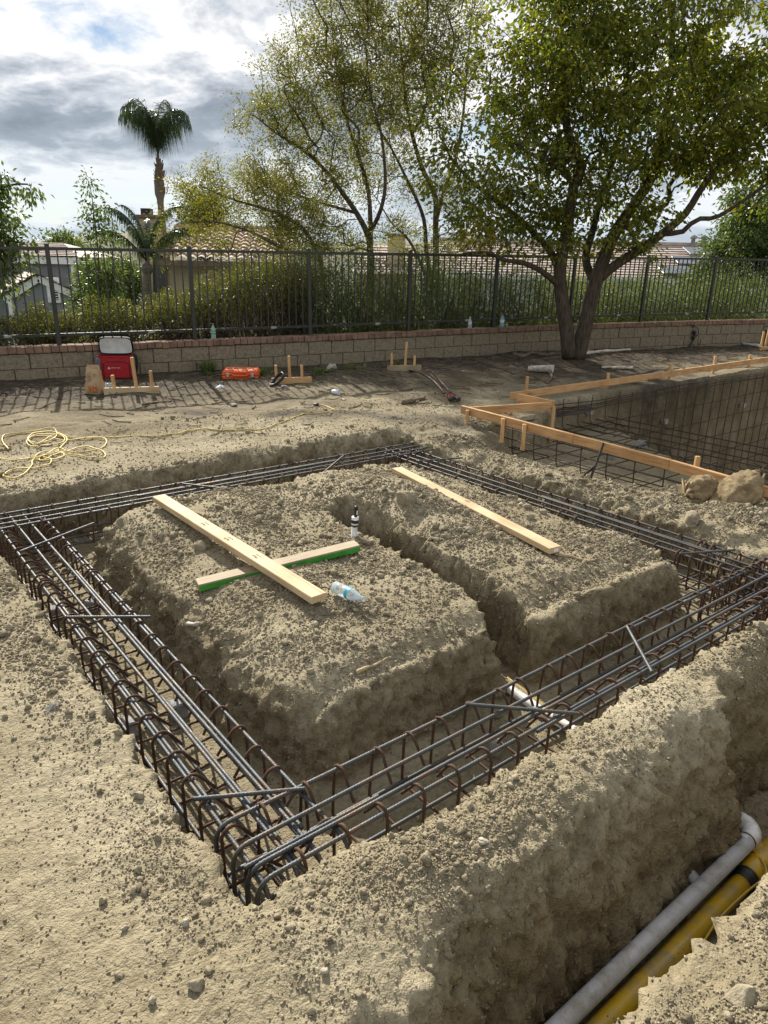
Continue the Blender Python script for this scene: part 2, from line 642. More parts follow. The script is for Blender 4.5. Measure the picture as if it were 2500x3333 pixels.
def ground_h(u, v):
    """Height and some masks of the site before the fine relief."""
    u = np.asarray(u, float)
    v = np.asarray(v, float)
    x, y = xy(u, v)
    P = np.stack([u, v, np.zeros_like(u)], 1)
    near = sst(60, 25, np.hypot(x, y))
    e1 = perlin(P * 2.3 + 3.1) * 0.030 + perlin(P * 7.0 + 9.7) * 0.016 + perlin(P * 19.0) * 0.007
    e2 = perlin(P * 2.1 + 31.7) * 0.035 + perlin(P * 6.1 + 19.2) * 0.020 + perlin(P * 17.0 + 5) * 0.008
    # --- natural surface
    z = 0.030 * perlin(P * 0.55 + 4.4) + 0.022 * perlin(P * 1.7 + 1.2)
    db = y - wall_y(x)
    z = z * near + 0.04 * sst(-3.5, -0.3, db)
    z += 0.07 * np.exp(-(((x - 0.2) / 1.3) ** 2 + ((y - 10.6) / 0.8) ** 2))
    z += 0.10 * np.exp(-(((x - 3.4) / 1.2) ** 2 + ((y - 13.1) / 0.9) ** 2))
    z += 0.07 * np.exp(-(((x + 2.6) / 2.0) ** 2 + ((y - 7.0) / 0.5) ** 2))        # rut edge across the yard
    # ridge between the front trench and the pipe trench
    z += (0.045 * sst(.9, 2.0, u) + 0.03 * np.exp(-((u - 2.2) / .45) ** 2)) * np.exp(-((v - 1.12) / .20) ** 2) * sst(5, 3.5, u)
    z += 0.03 * np.exp(-(((u - .95) / .5) ** 2 + ((v - 1.10) / .14) ** 2))
    # spoil beside the pipe trench, near right
    z += 0.035 * np.exp(-((v - .30) / .12) ** 2) * sst(.3, 1.2, u)
    # mound top: spoil along the right of the small trench, rounded rims
    z += 0.17 * np.exp(-(((u - 2.98) / .30) ** 2 + ((v - 3.65) / .62) ** 2)) * near
    z += 0.05 * np.exp(-(((u - 2.85) / .22) ** 2 + ((v - 2.7) / .7) ** 2))
    z += 0.05 * np.exp(-(((u - 1.95) / .5) ** 2 + ((v - 2.75) / .5) ** 2))
    z += 0.05 * np.exp(-(((u - 2.0) / .35) ** 2 + ((v - 4.1) / .35) ** 2))
    # bank between the right trench and the pool, eroded and lower
    bank = box_m(u, 4.40, 4.6, 5.5, 5.9) * box_m(v, -1, 1, 5.2, 5.7)
    z += bank * (-0.06 + 0.05 * perlin(P * 3.1 + 8.8) + 0.035 * perlin(P * 8.0 + 2))
    z -= 0.10 * np.exp(-((u - 4.52) / .13) ** 2) * box_m(v, .5, 1.2, 4.6, 5.2) * (0.6 + 0.8 * perlin(P * 2.5 + 6))
    z -= .27 * sst(4.78, 5.55, u) * box_m(v, 2.75, 3.1, 4.75, 5.15) * (1 - sst(6.0, 6.4, u))
    crumb = np.zeros_like(u)
    crumb = np.maximum(crumb, np.exp(-((v - 1.12) / .22) ** 2) * sst(.25, 1.0, u) * sst(6, 4.5, u))
    crumb = np.maximum(crumb, sst(.62, .45, v) * sst(.1, .6, u) * sst(6, 4, u))
    crumb = np.maximum(crumb, bank)
    crumb = np.maximum(crumb, .9 * np.exp(-(((u - 2.98) / .45) ** 2 + ((v - 3.4) / 1.0) ** 2)))
    crumb = np.maximum(crumb, .55 * box_m(u, 1.0, 1.4, 3.7, 4.0) * box_m(v, 1.9, 2.1, 4.5, 4.7))
    crumb = np.maximum(crumb, .75 * np.exp(-(((u - .62) / .30) ** 2 + ((v - 1.02) / .30) ** 2)))
    crumb = np.maximum(crumb, .5 * np.exp(-((u - .48) / .14) ** 2) * box_m(v, 1.0, 1.3, 4.3, 4.6))
    # trodden, rutted upper yard
    yard = sst(5.5, 6.2, v) * near * sst(.2, -.4, db)
    z += yard * (0.028 * perlin(P * 1.1 + 61) + 0.022 * perlin(P * 2.9 + 17) + .012 * np.abs(perlin(P * np.array([5.0, 9.0, 1]) + 3)))
    crumb = np.maximum(crumb, .14 * yard * (.5 + perlin(P * 1.9 + 23)))
    crumb = np.maximum(crumb, .45 * np.exp(-((v - 5.46) / .13) ** 2) * box_m(u, -3, -1, 5, 5.6))
    # --- footing trench ring
    FL = -0.385 + 0.012 * perlin(P * 4.0 + 7)
    ue, ve = u + e1, v + e2
    vs_ = .085 * sst(1.35, .80, u)
    far_ = .24 * np.clip(.30 + perlin(P * 1.3 + 71) + .4 * perlin(P * 5.1 + 7), 0, 1.2)
    hole = box_m(ue, .575, .665, 4.41, 4.58) * sst(1.18, 1.335, ve - vs_) * (1 - sst(5.275, 5.40 + far_, ve))
    hole = np.maximum(hole, box_m(ue, .15, .3, .75, .85) * box_m(ve, 4.22, 4.36, 5.275, 5.40))
    lip = 0.5 + 0.5 * perlin(P * 1.9 + 12)
    e3 = e2 * 1.2 + 0.05 * perlin(P * 3.3 + 44)
    a1 = 1.075 + .02 * perlin(P * 5)
    b1 = 1.24 + .20 * lip
    fr_ = .06 * sst(2.4, 2.6, u)
    mound = box_m(u + e3, a1, b1, 3.74, 3.96) * box_m(v + 0.9 * e1 + fr_, 1.945, 2.065, 4.53, 4.67)
    ring = hole * (1 - mound)
    # flat shoulder: the mound's flanks bulge near the top
    z = z - 0.05 * np.exp(-((u - 1.32) / .12) ** 2) * mound - 0.06 * np.exp(-((v - 2.06) / .10) ** 2) * mound
    z = z * (1 - ring) + FL * ring
    # small trench running through the mound
    uc = np.interp(v, [1.85, 2.4, 3.0, 3.8], [2.42, 2.50, 2.54, 2.60])
    hw = np.interp(v, [1.8, 2.0, 2.4, 3.8], [.135, .115, .105, .09])
    s_ = np.abs(u + e1 * .8 - uc)
    mt = (1 - sst(0, .07, s_ - hw + .035)) * box_m(v + e2, 1.80, 1.95, 3.72, 3.86)
    z = z * (1 - mt) + np.minimum(z, FL) * mt
    # pipe trench
    set_ = .13 * sst(2.41, 2.52, u + e1) * sst(4.2, 3.4, u)
    vl = v + .8 * e2 - set_
    vl = vl + .09 * sst(1.35, .7, u)
    pt_ = sst(.490, .560, v + .35 * e1) * (1 - np.clip(1 - (1 - np.clip((vl - .845) / .20, 0, 1)) ** 2.6, 0, 1))
    pt_ *= sst(.05, .45, u + e1) * sst(7, 5.5, u)
    zf = -0.60 + 0.02 * perlin(P * 5 + 2)
    z = z * (1 - pt_) + zf * pt_
    # pool
    ev = 0.4 * e1
    pl = sst(5.50, 5.80, u + e2) * (1 - np.where(u < 6.72, sst(5.17, 5.27, v + ev), sst(5.60, 5.74, v + ev)))
    pl *= sst(-3.5, -3.0, v) * sst(17.5, 17.0, u)
    edge = u - (6.95 + .62 * (np.clip(v, 2.4, 6) - 3.5)) + 2.2 * e1
    zp = -0.40 - 1.45 * sst(0.0, .45, edge)
    z = z * (1 - pl) + zp * pl
    # behind the wall the lot falls away to the valley
    beh = sst(0.02, 0.25, db)
    zb = 0.30 - .30 * np.clip(db - .9, 0, 24) - .11 * np.clip(db - 25, 0, 330) + 0.0 * db
    z = z * (1 - beh) + zb * beh
    trench = np.clip(ring + mt + pt_ + pl, 0, 1)
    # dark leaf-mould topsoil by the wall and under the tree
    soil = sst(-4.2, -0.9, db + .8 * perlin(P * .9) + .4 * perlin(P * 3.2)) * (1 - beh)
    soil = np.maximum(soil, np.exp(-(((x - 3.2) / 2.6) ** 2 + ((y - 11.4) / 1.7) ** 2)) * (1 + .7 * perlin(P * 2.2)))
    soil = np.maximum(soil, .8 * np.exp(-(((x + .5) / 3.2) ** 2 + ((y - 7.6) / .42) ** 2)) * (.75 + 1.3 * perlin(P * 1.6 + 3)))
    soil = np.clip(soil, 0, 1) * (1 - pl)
    return z, crumb, trench, soil, beh, near, db


def axis(segs, lo, hi, far):
    out = []
    for a, b, st in segs:
        n = max(1, int(round((b - a) / st)))
        out.append(np.linspace(a, b, n, endpoint=False))
    core = np.concatenate(out + [[segs[-1][1]]])
    g = np.geomspace(.15, far, 34)
    return np.concatenate([(core[0] - g)[::-1], core, core[-1] + g])


GU = axis([(-6, -2, .07), (-2, -.3, .025), (-.3, .50, .0105), (.50, .70, .0055), (.70, 1.05, .011), (1.05, 1.42, .007), (1.42, 2.2, .009),
           (2.2, 2.75, .0072), (2.75, 3.68, .0105), (3.68, 4.0, .008), (4.0, 4.38, .014), (4.38, 4.65, .008), (4.65, 5.45, .013),
           (5.45, 5.85, .015), (5.85, 9, .028), (9, 18, .06)], 0, 0, 3400)
GV = axis([(-2.5, .15, .05), (.15, .52, .0075), (.52, .62, .0045), (.62, .82, .012), (.82, 1.06, .005), (1.06, 1.18, .0065), (1.18, 1.37, .006),
           (1.37, 1.92, .0105), (1.92, 2.12, .006), (2.12, 4.5, .0098), (4.5, 4.7, .008), (4.7, 5.24, .018), (5.24, 5.44, .007),
           (5.44, 6.5, .016), (6.5, 10.6, .026), (10.6, 16, .08)], 0, 0, 3400)
nu, nv = len(GU), len(GV)
gu, gv = np.meshgrid(GU, GV, indexing='ij')
fu, fv = gu.ravel(), gv.ravel()
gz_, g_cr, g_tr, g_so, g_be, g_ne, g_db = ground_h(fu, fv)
pos = np.stack([fu, fv, gz_], 1)
Z = gz_.reshape(nu, nv)
dzu = np.gradient(Z, GU, axis=0).ravel()
dzv = np.gradient(Z, GV, axis=1).ravel()
nrm = np.stack([-dzu, -dzv, np.ones_like(dzu)], 1)
nrm /= np.linalg.norm(nrm, axis=1)[:, None]
steep = 1 - nrm[:, 2]
sel = np.where((np.abs(fu) < 19) & (np.abs(fv) < 17) & (g_be < .5))[0]
q = pos[sel].astype(np.float32)
st_ = sst(.10, .55, steep[sel])
cr_ = np.clip(g_cr[sel] + .45 * st_, 0, 1)
flr = g_tr[sel] * (1 - st_)
patch = 0.5 + 0.9 * perlin(q * 1.6 + 50) + .5 * perlin(q * 4.3 + 5)
cr_ = np.clip(cr_ * (.12 + patch * 1.25), 0, 1)
d = (.0065 + .008 * cr_) * fbm(q * 7.5, 3) + .0050 * (.4 + .6 * cr_) * fbm(q * 22, 3, ridged=True)
blk = fbm(q * np.array([7, 7, 9], np.float32) + 21, 3, ridged=True)
d += st_ * (.036 * fbm(q * 4.2 + 3, 3) + .030 * np.abs(blk) + .016 * fbm(q * np.array([19, 19, 26], np.float32) + 8, 2, ridged=True) - .026)
d += (.22 * cr_ + .03) * domes(q, .075, .30) * .075
d += (.34 * cr_ + .05) * domes(q + 7, .036, .45) * .036
d += (.60 * cr_ + .13) * domes(q + 3, .019, .62) * .019
lay = np.abs(perlin(np.stack([q[:, 0] * 1.5, q[:, 1] * 1.5, q[:, 2] * 16], 1) + 2))
d += st_ * (.018 * lay - .006)
d *= (1 - .55 * flr)
pos[sel] += nrm[sel] * d[:, None]
GZ = pos[:, 2].reshape(nu, nv)


def gz(x, y):
    """Height of the finished ground."""
    u, v = uvof(x, y)
    i = int(np.clip(np.searchsorted(GU, u) - 1, 0, nu - 2))
    j = int(np.clip(np.searchsorted(GV, v) - 1, 0, nv - 2))
    a = (u - GU[i]) / (GU[i + 1] - GU[i])
    b = (v - GV[j]) / (GV[j + 1] - GV[j])
    return float(GZ[i, j] * (1 - a) * (1 - b) + GZ[i + 1, j] * a * (1 - b) + GZ[i, j + 1] * (1 - a) * b + GZ[i + 1, j + 1] * a * b)


def onG(vx, vy):
    """The place on the ground that is seen there."""
    z = 0.0
    for _ in range(6):
        p = on(vx, vy, z)
        z = 0.5 * z + 0.5 * gz(p.x, p.y)
    p = on(vx, vy, z)
    p.z = gz(p.x, p.y)
    return p


wx_, wy_ = xy(pos[:, 0], pos[:, 1])
wpos = np.stack([wx_, wy_, pos[:, 2]], 1)
ii = (np.arange(nu - 1)[:, None] * nv + np.arange(nv - 1)[None]).ravel()
quads = np.stack([ii, ii + nv, ii + nv + 1, ii + 1], 1)

# soil material ------------------------------------------------------
m, t, b, out = new_mat('soil')
geo = t.nodes.new('ShaderNodeNewGeometry')
P_ = geo.outputs['Position']


def tn(scale, detail=4.0, rough=0.55, vec=None):
    n = N(t, 'ShaderNodeTexNoise', Scale=scale, Detail=detail, Roughness=rough)
    t.links.new(vec or P_, n.inputs['Vector'])
    return n.outputs[0]


base = ramp(t, tn(1.4, 6), [(0.34, (0.245, 0.205, 0.130)), (0.50, (0.308, 0.263, 0.172)), (0.66, (0.376, 0.326, 0.224))])
fine = ramp(t, tn(33, 5, .65), [(0.32, (0.60, 0.58, 0.55)), (0.52, (1, 1, 1)), (0.72, (1.18, 1.17, 1.13))])
mm = N(t, 'ShaderNodeMixRGB', blend_type='MULTIPLY')
mm.inputs[0].default_value = 0.85
t.links.new(base.outputs[0], mm.inputs[1])
t.links.new(fine.outputs[0], mm.inputs[2])
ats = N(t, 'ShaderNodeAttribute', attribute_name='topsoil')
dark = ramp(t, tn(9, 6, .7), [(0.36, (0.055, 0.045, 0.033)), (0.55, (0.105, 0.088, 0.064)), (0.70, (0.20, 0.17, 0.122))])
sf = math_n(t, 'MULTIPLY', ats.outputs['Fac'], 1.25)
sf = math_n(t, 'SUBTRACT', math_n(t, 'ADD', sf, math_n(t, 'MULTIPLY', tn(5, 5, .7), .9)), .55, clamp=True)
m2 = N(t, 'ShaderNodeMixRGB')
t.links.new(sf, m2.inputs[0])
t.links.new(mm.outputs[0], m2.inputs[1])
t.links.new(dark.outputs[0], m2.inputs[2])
aty = N(t, 'ShaderNodeAttribute', attribute_name='yard')
yd = N(t, 'ShaderNodeMixRGB', blend_type='MULTIPLY')
yd.inputs[2].default_value = (0.68, 0.65, 0.62, 1)
t.links.new(math_n(t, 'MULTIPLY', aty.outputs['Fac'], ramp(t, tn(1.1, 6, .65), [(0.36, (.40,) * 3), (0.58, (1,) * 3)]).outputs[0]), yd.inputs[0])
t.links.new(m2.outputs[0], yd.inputs[1])
m2 = yd
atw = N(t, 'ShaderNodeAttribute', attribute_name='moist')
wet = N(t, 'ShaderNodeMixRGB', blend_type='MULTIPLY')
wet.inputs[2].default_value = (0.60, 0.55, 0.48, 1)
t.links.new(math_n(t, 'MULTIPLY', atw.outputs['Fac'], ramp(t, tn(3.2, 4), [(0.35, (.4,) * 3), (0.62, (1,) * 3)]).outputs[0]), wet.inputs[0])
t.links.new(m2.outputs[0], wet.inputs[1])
atv = N(t, 'ShaderNodeAttribute', attribute_name='green')
veg = ramp(t, tn(.5, 6), [(0.35, (0.035, 0.05, 0.018)), (0.6, (0.09, 0.10, 0.04)), (0.75, (0.16, 0.14, 0.08))])
m3 = N(t, 'ShaderNodeMixRGB')
t.links.new(atv.outputs['Fac'], m3.inputs[0])
t.links.new(wet.outputs[0], m3.inputs[1])
t.links.new(veg.outputs[0], m3.inputs[2])
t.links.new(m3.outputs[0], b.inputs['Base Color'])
b.inputs['Roughness'].default_value = 0.95
b.inputs['Specular IOR Level'].default_value = 0.12
vo = N(t, 'ShaderNodeTexVoronoi', Scale=75.0, Randomness=1.0)
vo.feature = 'SMOOTH_F1'
wv = N(t, 'ShaderNodeMixRGB', blend_type='LINEAR_LIGHT')
wv.inputs[0].default_value = .012
t.links.new(P_, wv.inputs[1])
nz = N(t, 'ShaderNodeTexNoise', Scale=60.0, Detail=3.0)
t.links.new(P_, nz.inputs['Vector'])
t.links.new(nz.outputs['Color'], wv.inputs[2])
t.links.new(wv.outputs[0], vo.inputs['Vector'])
vo2 = N(t, 'ShaderNodeTexVoronoi', Scale=190.0)
t.links.new(P_, vo2.inputs['Vector'])
h1 = math_n(t, 'MULTIPLY', vo.outputs['Distance'], -1.0)
h2 = math_n(t, 'MULTIPLY', vo2.outputs['Distance'], -.38)
h3 = math_n(t, 'MULTIPLY', tn(120, 5, .7), .8)
hh = math_n(t, 'ADD', math_n(t, 'ADD', h1, h2), h3)
bp = N(t, 'ShaderNodeBump', Strength=0.75, Distance=0.010)
t.links.new(hh, bp.inputs['Height'])
t.links.new(bp.outputs[0], b.inputs['Normal'])

me = arr_mesh('ground', wpos, [quads], True, MATS['soil'])


def vattr(me, name, val):
    a = me.attributes.new(name, 'FLOAT', 'POINT')
    a.data.foreach_set('value', np.asarray(val, np.float32))


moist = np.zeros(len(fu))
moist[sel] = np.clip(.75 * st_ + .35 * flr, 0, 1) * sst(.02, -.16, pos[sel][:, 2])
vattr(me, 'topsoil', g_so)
vattr(me, 'moist', moist)
vattr(me, 'yard', sst(5.9, 7.4, fv) * (1 - g_tr))
vattr(me, 'green', np.clip(sst(0.3, 1.5, g_db) + (1 - g_ne), 0, 1))
ground = tag(link_mesh('ground', me), 'pale dug clay ground of the yard with footing trenches cut into it', 'ground', kind='structure')

# far hills across the valley ----------------------------------------
m, t, b, out = new_mat('far_hill')
geo = t.nodes.new('ShaderNodeNewGeometry')
n_ = N(t, 'ShaderNodeTexNoise', Scale=0.012, Detail=7.0)
t.links.new(geo.outputs['Position'], n_.inputs['Vector'])
t.links.new(ramp(t, n_.outputs[0], [(.38, (.05, .065, .03)), (.55, (.13, .12, .06)), (.68, (.20, .18, .12))]).outputs[0], b.inputs['Base Color'])
b.inputs['Roughness'].default_value = .95
hx = np.linspace(-3200, 3200, 260)
hy = np.linspace(2300, 3600, 60)
HX, HY = np.meshgrid(hx, hy, indexing='ij')
Pp = np.stack([HX.ravel() / 420, HY.ravel() / 420, np.zeros(HX.size)], 1)
hprof = 62 + 40 * np.exp(-((HX.ravel() + 900) / 420) ** 2) + 30 * perlin(Pp * .8) + 14 * fbm(Pp * 2.2, 4)
HZ = -42 + np.clip(hprof + 38, 5, None) * np.sin(np.clip((HY.ravel() - 2300) / 1300, 0, 1) * np.pi) ** .8
ii = (np.arange(259)[:, None] * 60 + np.arange(59)[None]).ravel()
me = arr_mesh('hills', np.stack([HX.ravel(), HY.ravel(), HZ], 1), [np.stack([ii, ii + 60, ii + 61, ii + 1], 1)], True, MATS['far_hill'])
tag(link_mesh('hills', me), 'low hazy hills along the horizon across the valley', 'hills', kind='structure')
# ------------------------------------------------------------------ loose clods and pebbles lying on the dug soil
def ico():
    ph = (1 + 5 ** .5) / 2
    v = np.array([[-1, ph, 0], [1, ph, 0], [-1, -ph, 0], [1, -ph, 0], [0, -1, ph], [0, 1, ph], [0, -1, -ph], [0, 1, -ph], [ph, 0, -1], [ph, 0, 1], [-ph, 0, -1], [-ph, 0, 1]]) / math.sqrt(1 + ph * ph)
    f = np.array([[0, 11, 5], [0, 5, 1], [0, 1, 7], [0, 7, 10], [0, 10, 11], [1, 5, 9], [5, 11, 4], [11, 10, 2], [10, 7, 6], [7, 1, 8], [3, 9, 4], [3, 4, 2], [3, 2, 6], [3, 6, 8], [3, 8, 9], [4, 9, 5], [2, 4, 11], [6, 2, 10], [8, 6, 7], [9, 8, 1]])
    return v, f


def ico_sub(n):
    v, f = ico()
    for _ in range(n):
        vs = [tuple(x) for x in v]
        mid = {}

        def m_(a, b):
            k_ = (min(a, b), max(a, b))
            if k_ not in mid:
                p = (np.array(vs[a]) + np.array(vs[b])) / 2
                vs.append(tuple(p / np.linalg.norm(p)))
                mid[k_] = len(vs) - 1
            return mid[k_]
        nf = []
        for a, b, c in f:
            ab, bc, ca = m_(a, b), m_(b, c), m_(c, a)
            nf += [[a, ab, ca], [b, bc, ab], [c, ca, bc], [ab, bc, ca]]
        v, f = np.array(vs), np.array(nf)
    return v, f


def rand_rot(n):
    q_ = rng.normal(size=(n, 4))
    q_ /= np.linalg.norm(q_, axis=1)[:, None]
    w, x, y, z = q_.T
    return np.stack([np.stack([1 - 2 * (y * y + z * z), 2 * (x * y - z * w), 2 * (x * z + y * w)], -1),
                     np.stack([2 * (x * y + z * w), 1 - 2 * (x * x + z * z), 2 * (y * z - x * w)], -1),
                     np.stack([2 * (x * z - y * w), 2 * (y * z + x * w), 1 - 2 * (x * x + y * y)], -1)], 1)


def lumps(n, lvl, variants=10, rough=.42):
    """Template lumps: (variants, nv, 3) and faces."""
    v, f = ico_sub(lvl)
    out = []
    for k_ in range(variants):
        nn = fbm(v * 1.3 + 31.7 * k_, 3)
        w = v * (1 + rough * 1.6 * nn[:, None])
        w = w * np.array([1, rng.uniform(.7, 1), rng.uniform(.55, .9)])
        if True:     # cleaved faces
            for _ in range(3 + k_ % 3):
                nrm_ = rng.normal(size=3)
                nrm_ /= np.linalg.norm(nrm_)
                dd = w @ nrm_
                w = w - np.maximum(dd - .55, 0)[:, None] * nrm_
        out.append(w)
    return np.array(out), f


# cell areas as sampling weights
A_ = (np.diff(GU)[:, None] * np.diff(GV)[None])
cu = (GU[:-1] + GU[1:])[:, None] / 2 + 0 * A_
cv = (GV[:-1] + GV[1:])[None] / 2 + 0 * A_
CR = np.zeros(len(fu))
CR[sel] = np.clip(g_cr[sel] * (.05 + 1.25 * patch), 0, 1.3)
CR = CR.reshape(nu, nv)[:-1, :-1]
STP = np.zeros(len(fu)); STP[sel] = st_
STP = STP.reshape(nu, nv)[:-1, :-1]
TRN = g_tr.reshape(nu, nv)[:-1, :-1]
POS3 = wpos.reshape(nu, nv, 3)
cxw, cyw = xy(cu, cv)
dist = np.hypot(cxw, cyw)
vis = (cu > -1.6) & (cu < 6.2) & (cv > .12) & (cv < 7) & (cyw > .5) & (np.abs(cxw / np.maximum(cyw, .1)) < .95)
clump = (0.5 + perlin(np.stack([cu.ravel(), cv.ravel(), 0 * cu.ravel()], 1) * 3.1 + 9)).reshape(cu.shape)


def sow(n, weight, smin, smax, power, lvl, name, m, variants=10, sink=.25):
    w = (weight * A_ * vis).ravel()
    w = w / w.sum()
    c = rng.choice(len(w), n, p=w)
    i, j = np.unravel_index(c, A_.shape)
    a, b = rng.random(n)[:, None], rng.random(n)[:, None]
    p = (POS3[i, j] * (1 - a) * (1 - b) + POS3[i + 1, j] * a * (1 - b) + POS3[i, j + 1] * (1 - a) * b + POS3[i + 1, j + 1] * a * b)
    s_ = smin + (smax - smin) * rng.random(n) ** power
    s_ = s_ * np.clip(np.hypot(p[:, 0], p[:, 1]) / 2.6, .8, 1.6)
    s_ = np.where(STP[i, j] > .5, np.minimum(s_, .011), s_)
    T, f = lumps(n, lvl, variants)
    k_ = rng.integers(0, variants, n)
    R = rand_rot(n)
    V = np.einsum('nij,nkj->nki', R, T[k_] * s_[:, None, None])
    V[:, :, 2] *= .85
    V += (p + np.stack([0 * s_, 0 * s_, s_ * (.6 - sink)], 1))[:, None]
    F = (f[None] + (np.arange(n) * T.shape[1])[:, None, None]).reshape(-1, 3)
    me = arr_mesh(name, V.reshape(-1, 3), [F], True, m)
    return link_mesh(name, me)


m, t, b, out = new_mat('clod')
geo = t.nodes.new('ShaderNodeNewGeometry')
r = ramp(t, geo.outputs['Random Per Island'], [(0, (0.215, 0.180, 0.120)), (.5, (0.290, 0.248, 0.170)), (.96, (0.350, 0.305, 0.217)), (1, (.42, .38, .29))])
n_ = N(t, 'ShaderNodeTexNoise', Scale=70.0, Detail=4.0, Roughness=.7)
t.links.new(geo.outputs['Position'], n_.inputs['Vector'])
mm = N(t, 'ShaderNodeMixRGB', blend_type='MULTIPLY')
mm.inputs[0].default_value = .8
t.links.new(r.outputs[0], mm.inputs[1])
t.links.new(ramp(t, n_.outputs[0], [(.3, (.6, .58, .55)), (.65, (1.1, 1.1, 1.1))]).outputs[0], mm.inputs[2])
t.links.new(mm.outputs[0], b.inputs['Base Color'])
b.inputs['Roughness'].default_value = .95
b.inputs['Specular IOR Level'].default_value = .1
n2 = N(t, 'ShaderNodeTexNoise', Scale=160.0, Detail=4.0)
t.links.new(geo.outputs['Position'], n2.inputs['Vector'])
bp = N(t, 'ShaderNodeBump', Strength=.7, Distance=.006)
t.links.new(n2.outputs[0], bp.inputs['Height'])
t.links.new(bp.outputs[0], b.inputs['Normal'])

near_w = 1 / (1 + (dist / 3.2) ** 2)
fl_ = np.clip(clump + .15, 0, 1.2)
o = sow(170000, near_w * (.06 + 1.8 * CR * np.clip(clump + .35, .1, 1.2) + .25 * STP + .03 * (TRN < .2)), .0016, .0066, 1.8, 0, 'crumbs', MATS['clod'])
tag(o, 'fine crumbs of pale clay strewn over the dug ground', 'soil crumbs', kind='stuff')
o = sow(6500, near_w * (.006 + 1.6 * CR * np.clip(clump - .05, .02, 1.2)), .006, .020, 4.0, 1, 'clods', MATS['clod'])
tag(o, 'broken clods of clay heaped along the trench edges', 'clods', kind='stuff')
o = sow(130, (.05 + CR * .8 + .4 * (TRN > .7)) * near_w * (dist < 6), .011, .028, 2.4, 2, 'lumps', MATS['clod'], 14)
tag(o, 'fist sized lumps of dry clay scattered over the mound and banks', 'clay lumps', kind='stuff')
# ------------------------------------------------------------------ rebar
m, t, b, out = new_mat('rebar_steel')
geo = t.nodes.new('ShaderNodeNewGeometry')
n_ = N(t, 'ShaderNodeTexNoise', Scale=9.0, Detail=5.0)
t.links.new(geo.outputs['Position'], n_.inputs['Vector'])
n3 = N(t, 'ShaderNodeTexNoise', Scale=85.0, Detail=3.0)
t.links.new(geo.outputs['Position'], n3.inputs['Vector'])
c_ = ramp(t, math_n(t, 'ADD', math_n(t, 'MULTIPLY', n_.outputs[0], .65), math_n(t, 'MULTIPLY', n3.outputs[0], .35)), [(.36, (.048, .054, .060)), (.50, (.082, .087, .092)), (.57, (.105, .090, .072)), (.66, (.12, .066, .038))])
t.links.new(c_.outputs[0], b.inputs['Base Color'])
b.inputs['Metallic'].default_value = .40
t.links.new(ramp(t, n3.outputs[0], [(.3, (.46,) * 3), (.7, (.72,) * 3)]).outputs[0], b.inputs['Roughness'])
mat('rust_steel', (.060, .034, .022), (.150, .078, .042), rough=.78, metal=.25, scale=30, c3=(.088, .052, .036), bump=.3, bscale=300, coord='Generated', spec=.3)
mat('pool_steel', (.045, .036, .030), (.085, .058, .042), rough=.75, metal=.3, scale=6, spec=.3)


def rib_mesh(name, P, r, step, sides, m, pitch=.0125, rib=.21, starts=2):
    P = resample(P, step)
    T, A, B = frames(P)
    s_ = np.r_[0, np.cumsum(np.linalg.norm(np.diff(P, axis=0), axis=1))]
    th = np.arange(sides) / sides * 2 * np.pi
    ph = (s_[:, None] / pitch + starts * th[None] / (2 * np.pi)) % 1
    rr = r * (1 + rib * np.clip(1.6 - np.abs(ph - .5) * 5.2, 0, 1))
    v = P[:, None] + rr[..., None] * (np.cos(th)[None, :, None] * A[:, None] + np.sin(th)[None, :, None] * B[:, None])
    n = len(P)
    i = np.arange(n - 1)[:, None] * sides
    j = np.arange(sides)[None]
    j2 = (j + 1) % sides
    qd = np.stack([i + j, i + j2, i + sides + j2, i + sides + j], -1).reshape(-1, 4)
    cap = np.stack([np.arange(sides)[::-1], np.arange(sides) + (n - 1) * sides])
    return arr_mesh(name, v.reshape(-1, 3), [qd, cap], True, m)


def bend_down(y_end, direction, z, drop, R=.055):
    """Points of a 90 degree hook at the end of a bar (in the Y-Z plane)."""
    pts = []
    for a in np.linspace(0, math.pi / 2, 7):
        pts.append((y_end - direction * R + direction * R * math.sin(a), z - R + R * math.cos(a)))
    pts.append((y_end, z - drop))
    return pts


def stirrup_path(x0, x1, zt, zb, j=0.0):
    t0 = rng.normal(0, .006)
    left = [(x0 + .100 + t0, zt - .078), (x0 + .062, zt - .022), (x0 + .040, zt + .006), (x0 + .018, zt + .015), (x0 - .004, zt + .007), (x0 - .015, zt - .014), (x0 - .0165, zt - .04)]
    bl = [(x0 - .0165, zb + .03), (x0 - .009, zb - .004), (x0 + .012, zb - .012)]
    br = [(x1 - .012, zb - .012), (x1 + .009, zb - .004), (x1 + .0165, zb + .03)]
    t1 = rng.normal(0, .006)
    right = [(x1 + .0165, zt - .04), (x1 + .015, zt - .014), (x1 + .004, zt + .007), (x1 - .018, zt + .015), (x1 - .040, zt + .006), (x1 - .062, zt - .022), (x1 - .100 + t1, zt - .078)]
    p = np.array(left + bl + br + right)
    yo = np.r_[np.full(len(left), .007), np.zeros(len(bl) + len(br)), np.full(len(right), .007)]
    return smooth_path(np.stack([p[:, 0], yo + rng.normal(0, .0012, len(p)), p[:, 1]], 1), 3)


